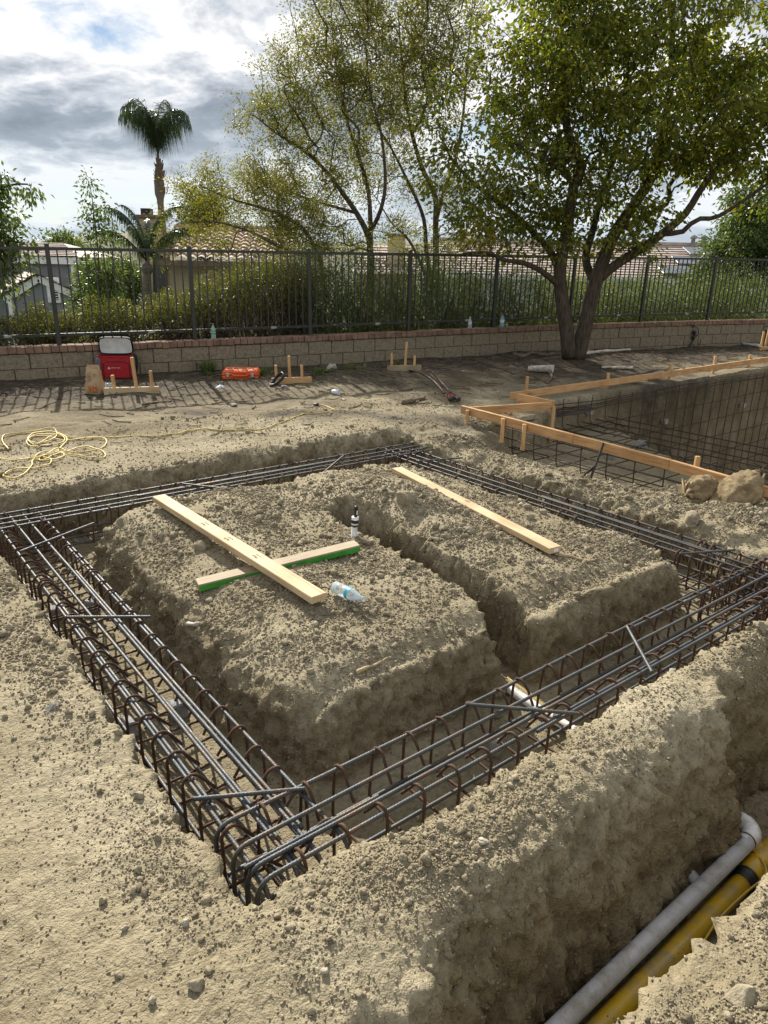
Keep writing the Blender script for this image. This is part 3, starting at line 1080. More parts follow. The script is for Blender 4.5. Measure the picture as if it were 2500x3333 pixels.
def cage(label, u0, v0, rz, xs, y0, y1, sty, zt, zb, fine, hook0=0, hook1=0, laps=(), spacers=(), low=(0, None, -1)):
    FLZ = -.385
    wx, wy = xy(u0, v0)
    root = empty('rebar_cage', (wx, wy, FLZ), label, 'rebar cage', 'rebar cages in the footing trenches', rz)
    step, sides = (.0034, 10) if fine else (.0062, 7)
    for k_, x in enumerate(xs):
        z = zt - FLZ
        P = []
        a = bend_down(y0, -1, z, hook0)[::-1] if hook0 else [(y0, z)]
        c = bend_down(y1, 1, z, hook1) if hook1 else [(y1, z)]
        bow = rng.normal(0, .003, 3)
        mid = [(yy, z + bow[1] * .4) for yy in np.linspace(y0 + .3, y1 - .3, 5)]
        pts = [(x + bow[0] * math.sin((yy - y0) * 1.7) + (.018 * (k_ % 2 - .5) * .4 if False else 0), yy, zz) for yy, zz in a + mid + c]
        me = rib_mesh('longitudinal_bar', np.array(pts), .0069, step, sides, MATS['rebar_steel'])
        link_mesh('longitudinal_bar', me, root)
    for x, a, c, zo in laps:      # lap splices lying against the main bars
        pts = [(x + .001 * math.sin(3 * yy), yy, zt - FLZ + zo) for yy in np.linspace(a, c, 6)]
        link_mesh('lap_bar', rib_mesh('lap_bar', np.array(pts), .0069, step, sides, MATS['rebar_steel']), root)
    for x in (xs[0] + .002, (xs[1] + xs[2]) / 2, xs[-1] - .002):
        z = zb - FLZ + .004
        a = [(y0 + .03, z)]
        pts = [(x, yy, zz + rng.normal(0, .0015)) for yy, zz in a + [(yy, z) for yy in np.linspace(y0 + .4, y1 - .4, 4)] + [(y1 - .03, z)]]
        link_mesh('bottom_bar', rib_mesh('bottom_bar', np.array(pts), .0069, step * 1.4, sides, MATS['rebar_steel']), root)
    protos = [rib_mesh('stirrup', stirrup_path(xs[0], xs[-1], zt - FLZ, zb - FLZ), .0056, .0045 if fine else .008, 7, MATS['rust_steel'], pitch=.009, rib=.10) for _ in range(4)]
    s0 = None
    for yy in sty:
        o = link_mesh('stirrup', protos[rng.integers(4)], root, (rng.normal(0, .002), yy, rng.normal(0, .002)), (rng.normal(0, .02), 0, rng.normal(0, .025)))
    Mi = (Matrix.Translation(Vector((wx, wy, FLZ))) @ Matrix.Rotation(rz, 4, 'Z')).inverted()
    for (ax, ay), (bx, by), zo in spacers:
        p0, p1 = Mi @ on(ax, ay, zo), Mi @ on(bx, by, zo)
        e = (p1 - p0).normalized() * .012
        link_mesh('spacer_bar', rib_mesh('spacer_bar', np.array([p0 - e, p1 + e]), .0069, step, sides, MATS['rebar_steel']), root)
    for _ in range(26 if fine else 10):     # twisted tie wire at the crossings
        yy = sty[rng.integers(len(sty))]
        x = xs[0] if rng.random() < .5 else xs[-1]
        c = np.array([x, yy, zt - FLZ])
        P = [c + np.array([.011 * math.cos(a), .004 * math.sin(a * 2), .011 * math.sin(a)]) for a in np.linspace(0, 5.6, 9)]
        P += [P[-1] + rng.normal(0, .012, 3), P[-1] + rng.normal(0, .018, 3) + np.array([0, 0, .01])]
        MB().tube(smooth_path(P, 3), .0011, 4).build('tie_wire', MATS['pool_steel'], root)
    return root


SIDE, ALONG = SITE_RZ, SITE_RZ - math.pi / 2
lx = np.array([.727, .830, .913, 1.012]) - .87
sty = [y_ + rng.normal(0, .006) for y_ in np.r_[np.arange(1.50, 3.9, .148), np.arange(3.9, 5.2, .115)] - 1.38]
cage('reinforcing steel cage running away along the left trench beside the bare left bank', .87, 1.405, SIDE, lx, .0, 3.86, sty, -.106, -.31, True, hook0=.20,
     laps=[(lx[0] + .0172, .35, 2.3, -.002), (lx[2] + .0172, .15, 2.6, -.003), (lx[1] + .0175, .0, 1.1, -.004), (lx[3] - .0175, 1.5, 3.0, -.003)],
     spacers=[((150, 1333), (320, 1332), -.082), ((425, 1725), (652, 1704), -.082), ((47, 1190), (200, 1131), -.082)])
fxs = -(np.array([1.70, 1.582, 1.489, 1.430]) - 1.55)
sty = [y_ + rng.normal(0, .007) for y_ in np.r_[np.arange(.85, 3.7, .158), np.arange(3.7, 4.4, .085)] - .70]
cage('reinforcing steel cage crossing the front trench nearest the camera, over a white drain pipe', .70, 1.55, ALONG, fxs, .0, 3.74, sty, -.086, -.30, True, hook0=.20,
     laps=[(fxs[3] + .0175, 1.2, 3.0, .0), (fxs[2] - .0175, .0, .5, -.004), (fxs[0] + .0172, 2.2, 3.4, -.004)],
     spacers=[((1012, 1521), (1245, 1541), -.066), ((1356, 1356), (1407, 1449), -.066)])
fxs = -(np.array([5.225, 5.115, 5.015, 4.920]) - 5.07)
sty = [y_ + rng.normal(0, .007) for y_ in np.arange(.80, 4.4, .155) - .68]
cage('reinforcing steel cage in the far trench, partly hidden behind the clay mound', .68, 5.07, ALONG, fxs, .0, 3.84, sty, -.086, -.30, False,
     laps=[(fxs[1] + .0175, 1.0, 2.8, .0)],
     spacers=[((397, 1045), (492, 1056), -.066), ((697, 1022), (741, 985), -.066)])
lx = np.array([4.078, 4.170, 4.262, 4.378]) - 4.23
sty = [y_ + rng.normal(0, .007) for y_ in np.r_[np.arange(1.5, 2.1, .085), np.arange(2.1, 5.2, .158)] - 1.38]
cage('reinforcing steel cage in the right trench between mound and eroded pool bank', 4.23, 1.38, SIDE, lx, .0, 3.86, sty, -.106, -.31, True, hook0=.2,
     laps=[(lx[2] + .0175, .5, 2.0, .0)],
     spacers=[((1472, 1196), (1584, 1188), -.082), ((902, 996), (997, 989), -.082)])

# concrete spacer blocks under the cages
mat('grey_concrete', (.22, .22, .215), (.34, .34, .33), rough=.9, scale=14, bump=.5, bscale=120)
for k_, (vx, vy, sz, lab) in enumerate([
        (122, 1322, .075, 'grey concrete spacer block at the left bank, beyond the first cross bar'),
        (198, 1306, .075, 'grey concrete spacer block under the middle bars of the left cage, beyond the cross bar'),
        (385, 1530, .078, 'large grey concrete spacer block in the middle of the left trench'),
        (272, 1572, .078, 'grey concrete spacer block under the outer bar close to the left bank'),
        (374, 1762, .075, 'dusty concrete spacer block half buried at the near left bank'),
        (1068, 1606, .075, 'pale concrete spacer block in the front trench beside the white pipe'),
        (1384, 1434, .075, 'grey concrete spacer block below the slanting cross bar of the front cage'),
        (1459, 1461, .07, 'light concrete spacer block against the front bank, right end')]):
    p = on(vx, vy, -.345)
    r_ = empty('spacer_block', (p.x, p.y, -.385), lab, 'concrete block', 'concrete spacer blocks', rng.uniform(0, 1.5))
    bm_ = MB().bbox((0, 0, sz / 2), (sz, sz * .95, sz), .007)
    bm_.v[-1][:, :2] *= (1.08 - .16 * (bm_.v[-1][:, 2:3] / sz))
    bm_.v[-1] += rng.normal(0, .0012, bm_.v[-1].shape)
    bm_.build('block', MATS['grey_concrete'], r_)
    MB().tube(smooth_path([(-.012, 0, sz), (-.016, .004, sz + .03), (.0, .012, sz + .045), (.014, .0, sz + .02), (.012, 0, sz)], 4), .001, 4).build('wire', MATS['pool_steel'], r_)

# ------------------------------------------------------------------ pipes
mat('grey_plastic', (.56, .57, .59), (.64, .65, .67), rough=.42, scale=4, spec=.4)
mat('white_plastic', (.70, .70, .69), (.80, .80, .79), rough=.32, scale=12, spec=.5, lo=.3, hi=.5)
mat('black_plastic', (.012, .012, .013), (.03, .03, .03), rough=.45, scale=20)
mat('yellow_plastic', (.56, .345, .016), (.68, .43, .025), rough=.33, scale=5, spec=.5)
for n_m in ('grey_plastic', 'yellow_plastic', 'white_plastic'):      # dust and clay smears lying on the pipes
    t_ = MATS[n_m].node_tree
    b_ = [n for n in t_.nodes if n.type == 'BSDF_PRINCIPLED'][0]
    g_ = t_.nodes.new('ShaderNodeNewGeometry')
    sx_ = t_.nodes.new('ShaderNodeSeparateXYZ')
    t_.links.new(g_.outputs['Normal'], sx_.inputs[0])
    a_ = N(t_, 'ShaderNodeTexNoise', Scale=11.0, Detail=8.0, Roughness=.72)
    t_.links.new(g_.outputs['Position'], a_.inputs['Vector'])
    f_ = math_n(t_, 'MULTIPLY', ramp(t_, a_.outputs[0], [(.46, (0, 0, 0)), (.66, (.85,) * 3)]).outputs[0], math_n(t_, 'MULTIPLY_ADD', sx_.outputs[2], .75, .35, clamp=True))
    x_ = t_.nodes.new('ShaderNodeMixRGB')
    t_.links.new(f_, x_.inputs[0])
    t_.links.new(b_.inputs['Base Color'].links[0].from_socket, x_.inputs[1])
    x_.inputs[2].default_value = (.30, .25, .17, 1)
    t_.links.new(x_.outputs[0], b_.inputs['Base Color'])


def W3(u, v, z):
    x, y = xy(u, v)
    return np.array([x, y, z])


# grey pipe with a white elbow
o0 = W3(1.6, .80, -.6)
g = empty('drain_pipe', o0, 'long pale grey plastic pipe in the near trench ending in a white elbow', 'pipe')
MB().tube(np.array([W3(.62, .790, -.470), W3(1.5, .793, -.472), W3(2.47, .797, -.470)]) - o0, .0285, 28).build('pipe', MATS['grey_plastic'], g, True)
el = [W3(2.455, .803, -.470)] + [W3(2.485 + .052 * math.sin(a), .803 + .052 * (1 - math.cos(a)), -.470 + .004 * a) for a in np.linspace(0, math.pi / 2, 9)] + [W3(2.537, .875, -.462)]
eb = MB().tube(np.array(el) - o0, [.0335, .0335] + [.036] * 7 + [.0345, .0335], 26)
eb.build('elbow', MATS['white_plastic'], g, True)
ring = W3(2.456, .803, -.470)
MB().tube(np.array([ring, ring + W3(.006, 0, 0)]) - o0, .0349, 26).build('seal', MATS['black_plastic'], g, True)
ring = W3(2.440, .803, -.470)
MB().tube(np.array([ring, ring + W3(.015, 0, 0)]) - o0, .0293, 26).build('primer_band', MATS['white_plastic'], g, True)
MB().tube(np.array([W3(2.537, .874, -.462), W3(2.537, 1.25, -.45)]) - o0, .0285, 22).build('branch_pipe', MATS['white_plastic'], g, True)
sp = MB()
for u_, a in ((2.28, .9), (1.66, 1.2), (1.27, .7), (2.05, .3)):
    c = W3(u_, .80, -.471) + .0285 * (math.cos(a) * -np.array([-UY, UX, 0]) + math.sin(a) * np.array([0, 0, 1]))
    sp.lathe([(0, .0005), (.0028, .0003), (.003, -.001)], 8, c - o0)
sp.build('dirt_spot', MATS['black_plastic'], g)
# yellow gas pipe with coupling and tee
o0 = W3(1.6, .745, -.6)
g = empty('gas_pipe', o0, 'yellow plastic gas pipe with black coupling and tee beside grey pipe', 'pipe')
MB().tube(np.array([W3(.62, .736, -.548), W3(1.5, .741, -.548), W3(2.36, .744, -.546)]) - o0, .036, 28).build('pipe', MATS['yellow_plastic'], g, True)
c0, c1 = W3(2.325, .744, -.546), W3(2.375, .744, -.546)
MB().tube(np.array([c0, c0 + (c1 - c0) * .3, c0 + (c1 - c0) * .31, c1]) - o0, [.0415, .0415, .044, .044], 26).build('coupling', MATS['black_plastic'], g, True)
MB().tube(np.array([c1, W3(2.42, .744, -.545), W3(2.47, .744, -.545), W3(2.60, .744, -.545)]) - o0, [.039, .046, .046, .046], 26).tube(np.array([W3(2.51, .744, -.545), W3(2.52, .80, -.53), W3(2.53, 1.2, -.52)]) - o0, .037, 22).tube(np.array([W3(2.445, .744, -.545), W3(2.453, .744, -.545)]) - o0, .052, 26).build('tee', MATS['yellow_plastic'], g, True)
wire = smooth_path([W3(.62, .70, -.505), W3(.95, .705, -.508), W3(1.3, .700, -.522), W3(1.55, .694, -.51), W3(1.8, .68, -.53), W3(2.05, .70, -.50), W3(2.25, .70, -.505), W3(2.38, .69, -.50), W3(2.44, .73, -.495), W3(2.47, .80, -.50), W3(2.44, .84, -.52)], 6)
MB().tube(wire - o0, .0042, 7).build('tracer_wire', MATS['yellow_plastic'], g, True)
sp = MB()
for _ in range(26):
    a = rng.uniform(.1, 1.7)
    c = W3(rng.uniform(.9, 2.3), .742, -.548) + .036 * (math.cos(a) * -np.array([-UY, UX, 0]) + math.sin(a) * np.array([0, 0, 1]))
    sp.lathe([(0, .0006), (.0025, .0002), (.0028, -.001)], 6, c - o0)
sp.build('dirt_speck', MATS['black_plastic'], g)
# white drain line crossing under the front cage
o0 = W3(2.34, 1.7, -.385)
g = empty('white_pipe', o0, 'white plastic pipe running out of the mound under the front cage', 'pipe')
MB().tube(smooth_path([W3(2.44, 2.45, -.365), W3(2.37, 2.0, -.362), W3(2.345, 1.75, -.358), W3(2.325, 1.45, -.352), W3(2.28, 1.2, -.40), W3(2.20, .90, -.52), W3(2.185, .835, -.535)], 5) - o0, .0235, 20).build('pipe', MATS['white_plastic'], g, True)
MB().tube(smooth_path([W3(2.40, 2.0, -.335), W3(2.365, 1.8, -.330), W3(2.33, 1.62, -.335), W3(2.30, 1.48, -.345), W3(2.31, 1.40, -.36)], 5) - o0, .0028, 6).build('tracer_wire', MATS['yellow_plastic'], g, True)
# riser in the small trench
p = on(757, 1166, -.02)
g = empty('riser_pipe', (p.x, p.y, -.385), 'upright white pipe with black cap standing in the small mound trench', 'pipe')
g.rotation_euler = (rad(1), rad(3.2), 0)
h0 = .425
MB().lathe([(0, 0), (.0185, 0), (.0185, h0 + .05), (0, h0 + .05)], 20).build('pipe', MATS['white_plastic'], g, True)
MB().lathe([(.0195, h0 + .034), (.0205, h0 + .036), (.0205, h0 + .043), (.0195, h0 + .045)], 20).build('joint_ring', MATS['black_plastic'], g, True)
MB().lathe([(.0195, h0 + .046), (.022, h0 + .047), (.022, h0 + .096), (.020, h0 + .098), (0, h0 + .098)], 20).build('coupling', MATS['white_plastic'], g, True)
MB().lathe([(.0222, h0 + .058), (.0228, h0 + .059), (.0228, h0 + .078), (.0222, h0 + .079)], 20).build('rubber_band', MATS['black_plastic'], g, True)
MB().lathe([(.011, h0 + .098), (.011, h0 + .145), (.0125, h0 + .146), (.0125, h0 + .165), (0, h0 + .167)], 16, (.002, 0, 0)).build('valve_stem', MATS['black_plastic'], g, True)
MB().box((.0095, -.009, h0 + .128), (.006, .006, .026)).build('label_tag', MATS['white_plastic'], g)
# broken stub in the mound's flank
p = on(637, 1373 - 2, -.17)
g = on(634, 1372, -.15)
# ------------------------------------------------------------------ garden wall with brick cap
mat('split_block', (.285, .238, .165), (.155, .128, .088), rough=.95, scale=26, bump=1.0, bscale=55, c3=(.235, .195, .135), spec=.15, lo=.30, hi=.72)
mat('mortar', (.14, .12, .09), (.09, .075, .06), rough=.95, scale=20)
mat('cap_brick', (.27, .175, .120), (.15, .098, .072), rough=.9, scale=7, bump=.6, bscale=90, c3=(.22, .14, .098), spec=.2)


def wall_pt(x):
    return float(x), float(wall_y(x))


_arc = np.r_[0, np.cumsum(np.hypot(np.diff(_wx), np.diff(_wyy)))]
_s0 = float(np.interp(-4.49, _wx, _arc))      # arc length zero at the first post in view


def wall_s(s, offset=0.0):
    """Point and heading on the wall line at arc length s (offset towards the camera)."""
    a = s + _s0
    x, y = np.interp(a, _arc, _wx), np.interp(a, _arc, _wyy)
    x2, y2 = np.interp(a + .05, _arc, _wx), np.interp(a + .05, _arc, _wyy)
    th = math.atan2(y2 - y, x2 - x)
    return x + math.sin(th) * offset, y - math.cos(th) * offset, th


def top_z(s):
    return .455 + .0092 * (s + 1)


wr = empty('retaining_wall', (0.34, 12.4, 0), 'low garden wall of split face blocks with a brick cap under the fence', 'wall')
wb, wc, wm_ = MB(), MB(), MB()
s = -3.2
k_ = 0
SPAN = (-3.2, 20.0)
JOINT = 3.62
for row in range(3):
    s = SPAN[0] - .2 * (row % 2)
    while s < SPAN[1]:
        ln = .397
        zt = top_z(s) - .095 - row * .203
        x, y, th = wall_s(s + ln / 2, .02 + rng.normal(0, .003))
        R = np.array(Matrix.Rotation(th, 3, 'Z'))
        wb.bbox((x, y, zt - .098), (ln - .007, .20, .196), .006, R)
        s += ln + .004
s = SPAN[0]
while s < SPAN[1]:
    x, y, th = wall_s(s, .03 + rng.normal(0, .004))
    R = np.array(Matrix.Rotation(th, 3, 'Z') @ Matrix.Rotation(rng.normal(0, .012), 3, 'X'))
    wc.bbox((x, y, top_z(s) - .044 + rng.normal(0, .002)), (.098, .225, .088), .006, R)
    s += .1045
for s in np.arange(SPAN[0], SPAN[1], .4):
    x, y, th = wall_s(s + .2, .010)
    wm_.box((x, y, top_z(s) - .40), (.41, .185, .60), np.array(Matrix.Rotation(th, 3, 'Z')))
wb.build('block_course', MATS['split_block'], wr, origin=None, loc=(-0.34, -12.4, 0))
wc.build('brick_cap', MATS['cap_brick'], wr, loc=(-0.34, -12.4, 0))
wm_.build('mortar_core', MATS['mortar'], wr, loc=(-0.34, -12.4, 0))

# ------------------------------------------------------------------ steel picket fence on the wall
mat('fence_paint', (.020, .022, .018), (.034, .035, .029), rough=.48, scale=3, spec=.5)
mat('worn_paint', (.030, .031, .026), (.30, .30, .28), rough=.6, scale=5, lo=.60, hi=.66)
fx, fy, fth = wall_s(7.0, 0)
fr = empty('picket_fence', (fx, fy, .5), 'dark bronze steel picket fence standing on the brick capped wall', 'fence')
NP = 1.845
posts_s = [i * NP + .0 for i in range(-1, 12)]
FO = np.array([fx, fy, .5])
npk = 0
rest = MB()
for i, s in enumerate(posts_s):
    x, y, th = wall_s(s, -.005)
    zt = 1.712 + .0105 * (s + .2)
    z0 = top_z(s) - .01
    mb = MB().bbox((0, 0, (zt + .035 - z0) / 2), (.056, .056, zt + .035 - z0), .003).bbox((0, 0, zt + .037 - z0), (.060, .060, .012), .003)
    o = mb.build('post', MATS['fence_paint'], fr, loc=Vector((x, y, z0)) - Vector(FO), rot=(0, 0, th))
    if i + 1 < len(posts_s):
        x2, y2, th2 = wall_s(posts_s[i + 1], -.005)
        zt2 = 1.712 + .0105 * (posts_s[i + 1] + .2)
        a, c = np.array([x, y, 0]), np.array([x2, y2, 0])
        dv = (c - a) / np.linalg.norm(c - a)
        a2, c2 = a + dv * .029, c - dv * .029
        for nm, dz, hgt, mm_ in (('top_rail', -.02, .040, 'fence_paint'), ('bottom_rail', -1.12, .036, 'worn_paint')):
            A1 = Vector(a2 + [0, 0, zt + dz]) - Vector(FO)
            C1 = Vector(c2 + [0, 0, zt2 + dz]) - Vector(FO)
            board(nm, A1, C1, .040, hgt, MATS[mm_], fr)
        npick = 15
        pm = MB().box((0, 0, -.57), (.0165, .0165, 1.07)).build('picket', MATS['fence_paint'], fr) if i == 0 else None
        if pm is not None:
            pick_me = pm.data
            bpy.data.objects.remove(pm)
        for j in range(1, npick + 1):
            f_ = j / (npick + 1)
            pt = a + (c - a) * f_
            zz = zt + (zt2 - zt) * f_
            if i in (0, 1, 2, 3, 4, 5, 6):
                o = bpy.data.objects.new('picket', pick_me)
                COL.objects.link(o)
                o.parent = fr
                o.location = Vector((pt[0], pt[1], zz)) - Vector(FO)
                o.rotation_euler = (0, 0, th)
                npk += 1
            else:
                rest.box((pt[0] - FO[0], pt[1] - FO[1], zz - .57 - FO[2]), (.0165, .0165, 1.07), np.array(Matrix.Rotation(th, 3, 'Z')))
o = rest.build('pickets', MATS['fence_paint'], fr)
o['kind'] = 'stuff'

# ------------------------------------------------------------------ timber
wood_mat('pine', (.50, .365, .205), (.60, .455, .275), (.42, .290, .150))
wood_mat('form_timber', (.50, .285, .120), (.58, .350, .165), (.38, .200, .080))
wood_mat('stake_timber', (.52, .325, .140), (.58, .370, .175), (.43, .250, .105))
wood_mat('dull_timber', (.32, .255, .165), (.38, .305, .20), (.25, .19, .12))
mat('green_paint', (.045, .30, .03), (.03, .22, .022), rough=.55, scale=12)
mat('ink', (.05, .05, .05), (.08, .07, .06), rough=.8)


def plank(label, a, b, w, t_, m, lift=0.0):
    """A board lying on the ground between two points; stands on the highest ground under it."""
    a, b = Vector(a), Vector(b)
    za, zb = gz(a.x, a.y), gz(b.x, b.y)
    base = Vector((a.x, a.y, 0)), Vector((b.x, b.y, 0))
    n = 24
    # raise both ends until the board just touches
    A_h = max(gz(*(base[0].lerp(base[1], f_)).xy) - (za + (zb - za) * f_) for f_ in np.linspace(0, 1, n))
    base[0].z, base[1].z = za + A_h * .55 + t_ / 2 + lift, zb + A_h * .55 + t_ / 2 + lift
    r_ = empty('wood_plank', base[0].lerp(base[1], .5) - Vector((0, 0, t_ / 2)), label, 'plank')
    o = board('board', base[0] - r_.location, base[1] - r_.location, w, t_, m, r_)
    return r_, o


r1, o1 = plank('long pale wooden plank lying across the green edged plank on the mound', on(343, 1079, .07), on(690, 1299, .07), .089, .038, MATS['pine'], .030)
r2, o2 = plank('shorter weathered plank with bright green painted edge, under the long plank', on(424, 1240, .05), on(772, 1180, .06), .089, .038, MATS['dull_timber'])
ln = o2.dimensions.x
MB().bbox((0, -.0452, -.004), (ln * .995, .0016, .030), .0004).build('painted_edge', MATS['green_paint'], o2)
r3, o3 = plank('pale wooden plank lying alone on the far right part of the mound', on(857, 1008, .08), on(1200, 1187, .05), .089, .038, MATS['pine'])
tg = MB().box((o3.dimensions.x / 2 + .0008, .005, 0), (.0014, .034, .020)).build('label_tag', MATS['white_plastic'], o3)
random.seed(3)
for o_, spots in ((o1, (.02, .34, -.28)),):      # grade stamps printed on the face
    st = MB()
    for s_ in spots:
        for k_ in range(5):
            st.box((s_ + k_ * .011, rng.normal(0, .003) - .012, .0194), (.007, .012, .0006))
            st.box((s_ + k_ * .012, rng.normal(0, .002) + .012, .0194), (.008, .006, .0006))
    st.build('grade_stamp', MATS['ink'], o_)

# pool formwork ------------------------------------------------------


def stake(a, h, down, parent, w=.040, m='stake_timber', lean=(0, 0)):
    """Pointed 2x2 stake; a = ground point relative to parent."""
    a = Vector(a)
    o = board('stake', a + Vector((0, 0, -down)), a + Vector((lean[0], lean[1], h)), w, w * .9, MATS[m], parent, up=(1, 0, 0))
    return o


def run(label, pts, stakes, h=.089, t_=.038, zoff=0.0):
    o0 = Vector(pts[0])
    r_ = empty('form_board', o0, label, 'form board', 'pool formwork boards')
    for a, c in zip(pts[:-1], pts[1:]):
        d_ = (Vector(c) - Vector(a)).normalized() * .002
        board('board', Vector(a) - o0 + d_, Vector(c) - o0 - d_, t_, h, MATS['form_timber'], r_)
    for q_, up_, dn_ in stakes:
        stake(Vector(q_) - o0, up_, dn_, r_)
    return r_


def V3(p, z):
    return Vector((p[0], p[1], z))


nb = [on(997, 884, .09), on(1240, 948, .06), on(1448, 1004, .05), on(1672, 1068, .05)]
nb = [V3(p, p.z) for p in nb]
dn = Vector(xy(-1, 0)).to_3d() * .042
du = Vector(xy(1, 0)).to_3d() * .042


def lerp_run(pts, f_):
    k_ = min(int(f_), len(pts) - 2)
    return Vector(pts[k_]).lerp(Vector(pts[k_ + 1]), f_ - k_)


run('long form board on edge along the near side of the pool pit', nb,
    [(lerp_run(nb, .09) + dn, .02, .17), (lerp_run(nb, .43) + dn, .03, .22), (lerp_run(nb, .62) + dn, .03, .24), (lerp_run(nb, 2.24) + du, .12, .25)])
cb = [on(1012, 888, .085), on(1196, 876, .085)]
run('short form board joining the near run to the notch corner', [V3(p, p.z) for p in cb], [(Vector(cb[1]) + dn * .2 - Vector((0, .04, 0)), .0, .42)])
nb2 = [on(1119, 858, .13), on(1197, 874, .10)]
run('stubby form board at the notch corner of the pool pit', [V3(p, p.z) for p in nb2], [(Vector(nb2[0]) + Vector((.02, .06, 0)), .02, .25)])
fb0 = xy(6.62, 5.86), xy(9.9, 5.85), xy(13.2, 5.84), xy(16.5, 5.83)
fb = [V3(p, z_) for p, z_ in zip(fb0, (.09, .10, .12, .15))]
dv_ = Vector(xy(0, 1)).to_3d() * .042
run('long form board on edge along the far side of the pool pit below the tree', fb,
    [(lerp_run(fb, f_) + dv_, u_, .30) for f_, u_ in ((.10, .21), (.62, .12), (1.10, .14), (1.50, .17), (1.86, .12), (2.3, .12), (2.7, .12))])
# steel brace leaning on the near board
mat('dark_steel', (.030, .026, .024), (.06, .05, .042), rough=.6, metal=.4, scale=12)
a, c = on(1272, 1043, -.19), on(1304, 957, .10)
br = empty('steel_stake', a, 'dark steel stake leaning against the near form board', 'stake')
board('stake', (0, 0, 0), Vector(c) - a, .030, .012, MATS['dark_steel'], br, up=(1, -1, 0))
b2 = on(1245, 1040, -.17)
board('strut', Vector(b2) - a, (Vector(c) - a) * .42, .026, .012, MATS['dark_steel'], br, up=(1, -1, 0))
# scraps of timber beside the corner
for k_, (x1, y1, x2, y2, w_, lab) in enumerate([(1066, 886, 1084, 872, .05, 'thin wooden offcut lying diagonally in the notch corner'), (1047, 877, 1064, 882, .06, 'flat wooden offcut lying beyond the corner stake'), (1090, 877, 1104, 884, .05, 'small split wood offcut beside the diagonal one')]):
    a, c = on(x1, y1, .06), on(x2, y2, .05)
    plank_r, _ = plank(lab, a, c, w_, .02, MATS['form_timber'])
    plank_r.name = 'wood_offcut'
    plank_r['category'] = 'wood scrap'

# ------------------------------------------------------------------ pool reinforcement


def bars(parent, name, items, r=.006, sides=6):
    o0 = parent.location
    for P in items:
        MB().tube(np.array([Vector(p) - o0 for p in P]), r, sides).build(name, MATS['pool_steel'], parent, True)


g = empty('rebar_grid', V3(xy(10, 5.55), -1.8), 'rusty reinforcing grid standing against the far wall of the pool pit', 'rebar grid')
v_ = 5.55
hz_ = []
for z_ in (-.02, -.055, -.085, -.12, -.36, -.66, -.96, -1.26, -1.52):
    n_ = 10
    hz_.append([W3(u_, v_ + rng.normal(0, .008), z_ + rng.normal(0, .008) - (.0 if z_ < -.2 else .02 * math.sin(u_))) for u_ in np.linspace(6.9 if z_ > -.4 else 7.3 + abs(z_), 16.6, n_)])
bars(g, 'horizontal_bar', hz_)
vt = []
for u_ in np.r_[np.arange(7.25, 10.2, .30), np.arange(10.2, 16.6, .27)]:
    e_ = -.36 if u_ < 8.2 else -1.70
    l_ = rng.normal(0, .012)
    top = [W3(u_, v_ - .012, .02 + rng.normal(0, .02)), W3(u_ + l_, v_ - .014, e_ * .5), W3(u_ + l_, v_ - .02, e_ + .14), W3(u_ + l_, v_ - .07, e_ + .03), W3(u_ + l_, v_ - .45, e_)]
    vt.append(smooth_path(top, 4))
bars(g, 'vertical_bar', vt)
for u_ in (7.9, 9.8, 12.2):
    p = W3(u_, v_ + .05, -.55 if u_ > 8 else -.2)
    MB().bbox(p - np.array(g.location), (.07, .07, .07), .005, np.array(Matrix.Rotation(SITE_RZ, 3, 'Z'))).build('spacer_block', MATS['grey_concrete'], g)
g = empty('rebar_mat', V3(xy(7, 3.5), -.40), 'reinforcing mat of crossed bars lying over the shallow pool shelf', 'rebar grid')
it = []
for v2 in np.arange(2.0, 5.4, .30):
    a_ = 5.72
    it.append(smooth_path([W3(a_, v2, .00), W3(a_ + .01, v2, -.22), W3(a_ + .035, v2, -.315), W3(a_ + .12, v2, -.335), W3(6.6, v2 + rng.normal(0, .01), -.325), W3(7.3 + (v2 - 3.5) * .5, v2, -.32)], 4))
bars(g, 'bent_bar', it)
it = []
for u2 in np.arange(5.95, 8.6, .30):
    it.append([W3(u2, -.5, -.315), W3(u2, 2.5, -.315 + rng.normal(0, .01)), W3(u2, 5.35 if u2 < 6.8 else 5.6, -.315)])
for z_ in (-.06, -.17, -.26):
    it.append([W3(5.735, 1.6, z_), W3(5.735, 3.5, z_ + rng.normal(0, .01)), W3(5.735, 5.35, z_)])
bars(g, 'straight_bar', it)
g = empty('rebar_mat', V3(xy(10, 3), -1.8), 'dense dark reinforcing mat over the deep pool floor at the right edge', 'rebar grid')
it = []
for u2 in np.arange(8.9, 15.5, .24):
    it.append([W3(u2, -1.0, -1.72 + .5 * 0), W3(u2, 2.6, -1.73 + rng.normal(0, .01)), W3(u2, 5.45, -1.73)])
for v2 in np.arange(-.6, 5.4, .26):
    e0 = 6.95 + .62 * (v2 - 3.5)
    it.append(smooth_path([W3(e0 - .4, v2, -.325), W3(e0 + .05, v2, -.34), W3(e0 + .32, v2, -.95), W3(e0 + .62, v2, -1.62), W3(e0 + .9, v2, -1.72), W3(15.5, v2, -1.72)], 4))
bars(g, 'floor_bar', it)
g = empty('rebar_bundle', V3(xy(7.2, 5.5), -.15), 'bundle of loose reinforcing bars lying in the notch of the pool pit', 'rebar')
bars(g, 'loose_bar', [[W3(6.1 + .2 * k_, 5.20 + .045 * k_, -.05 + .005 * k_), W3(7.4 + .12 * k_, 5.30 + .05 * k_, -.10 - .01 * k_)] for k_ in range(6)], .008)
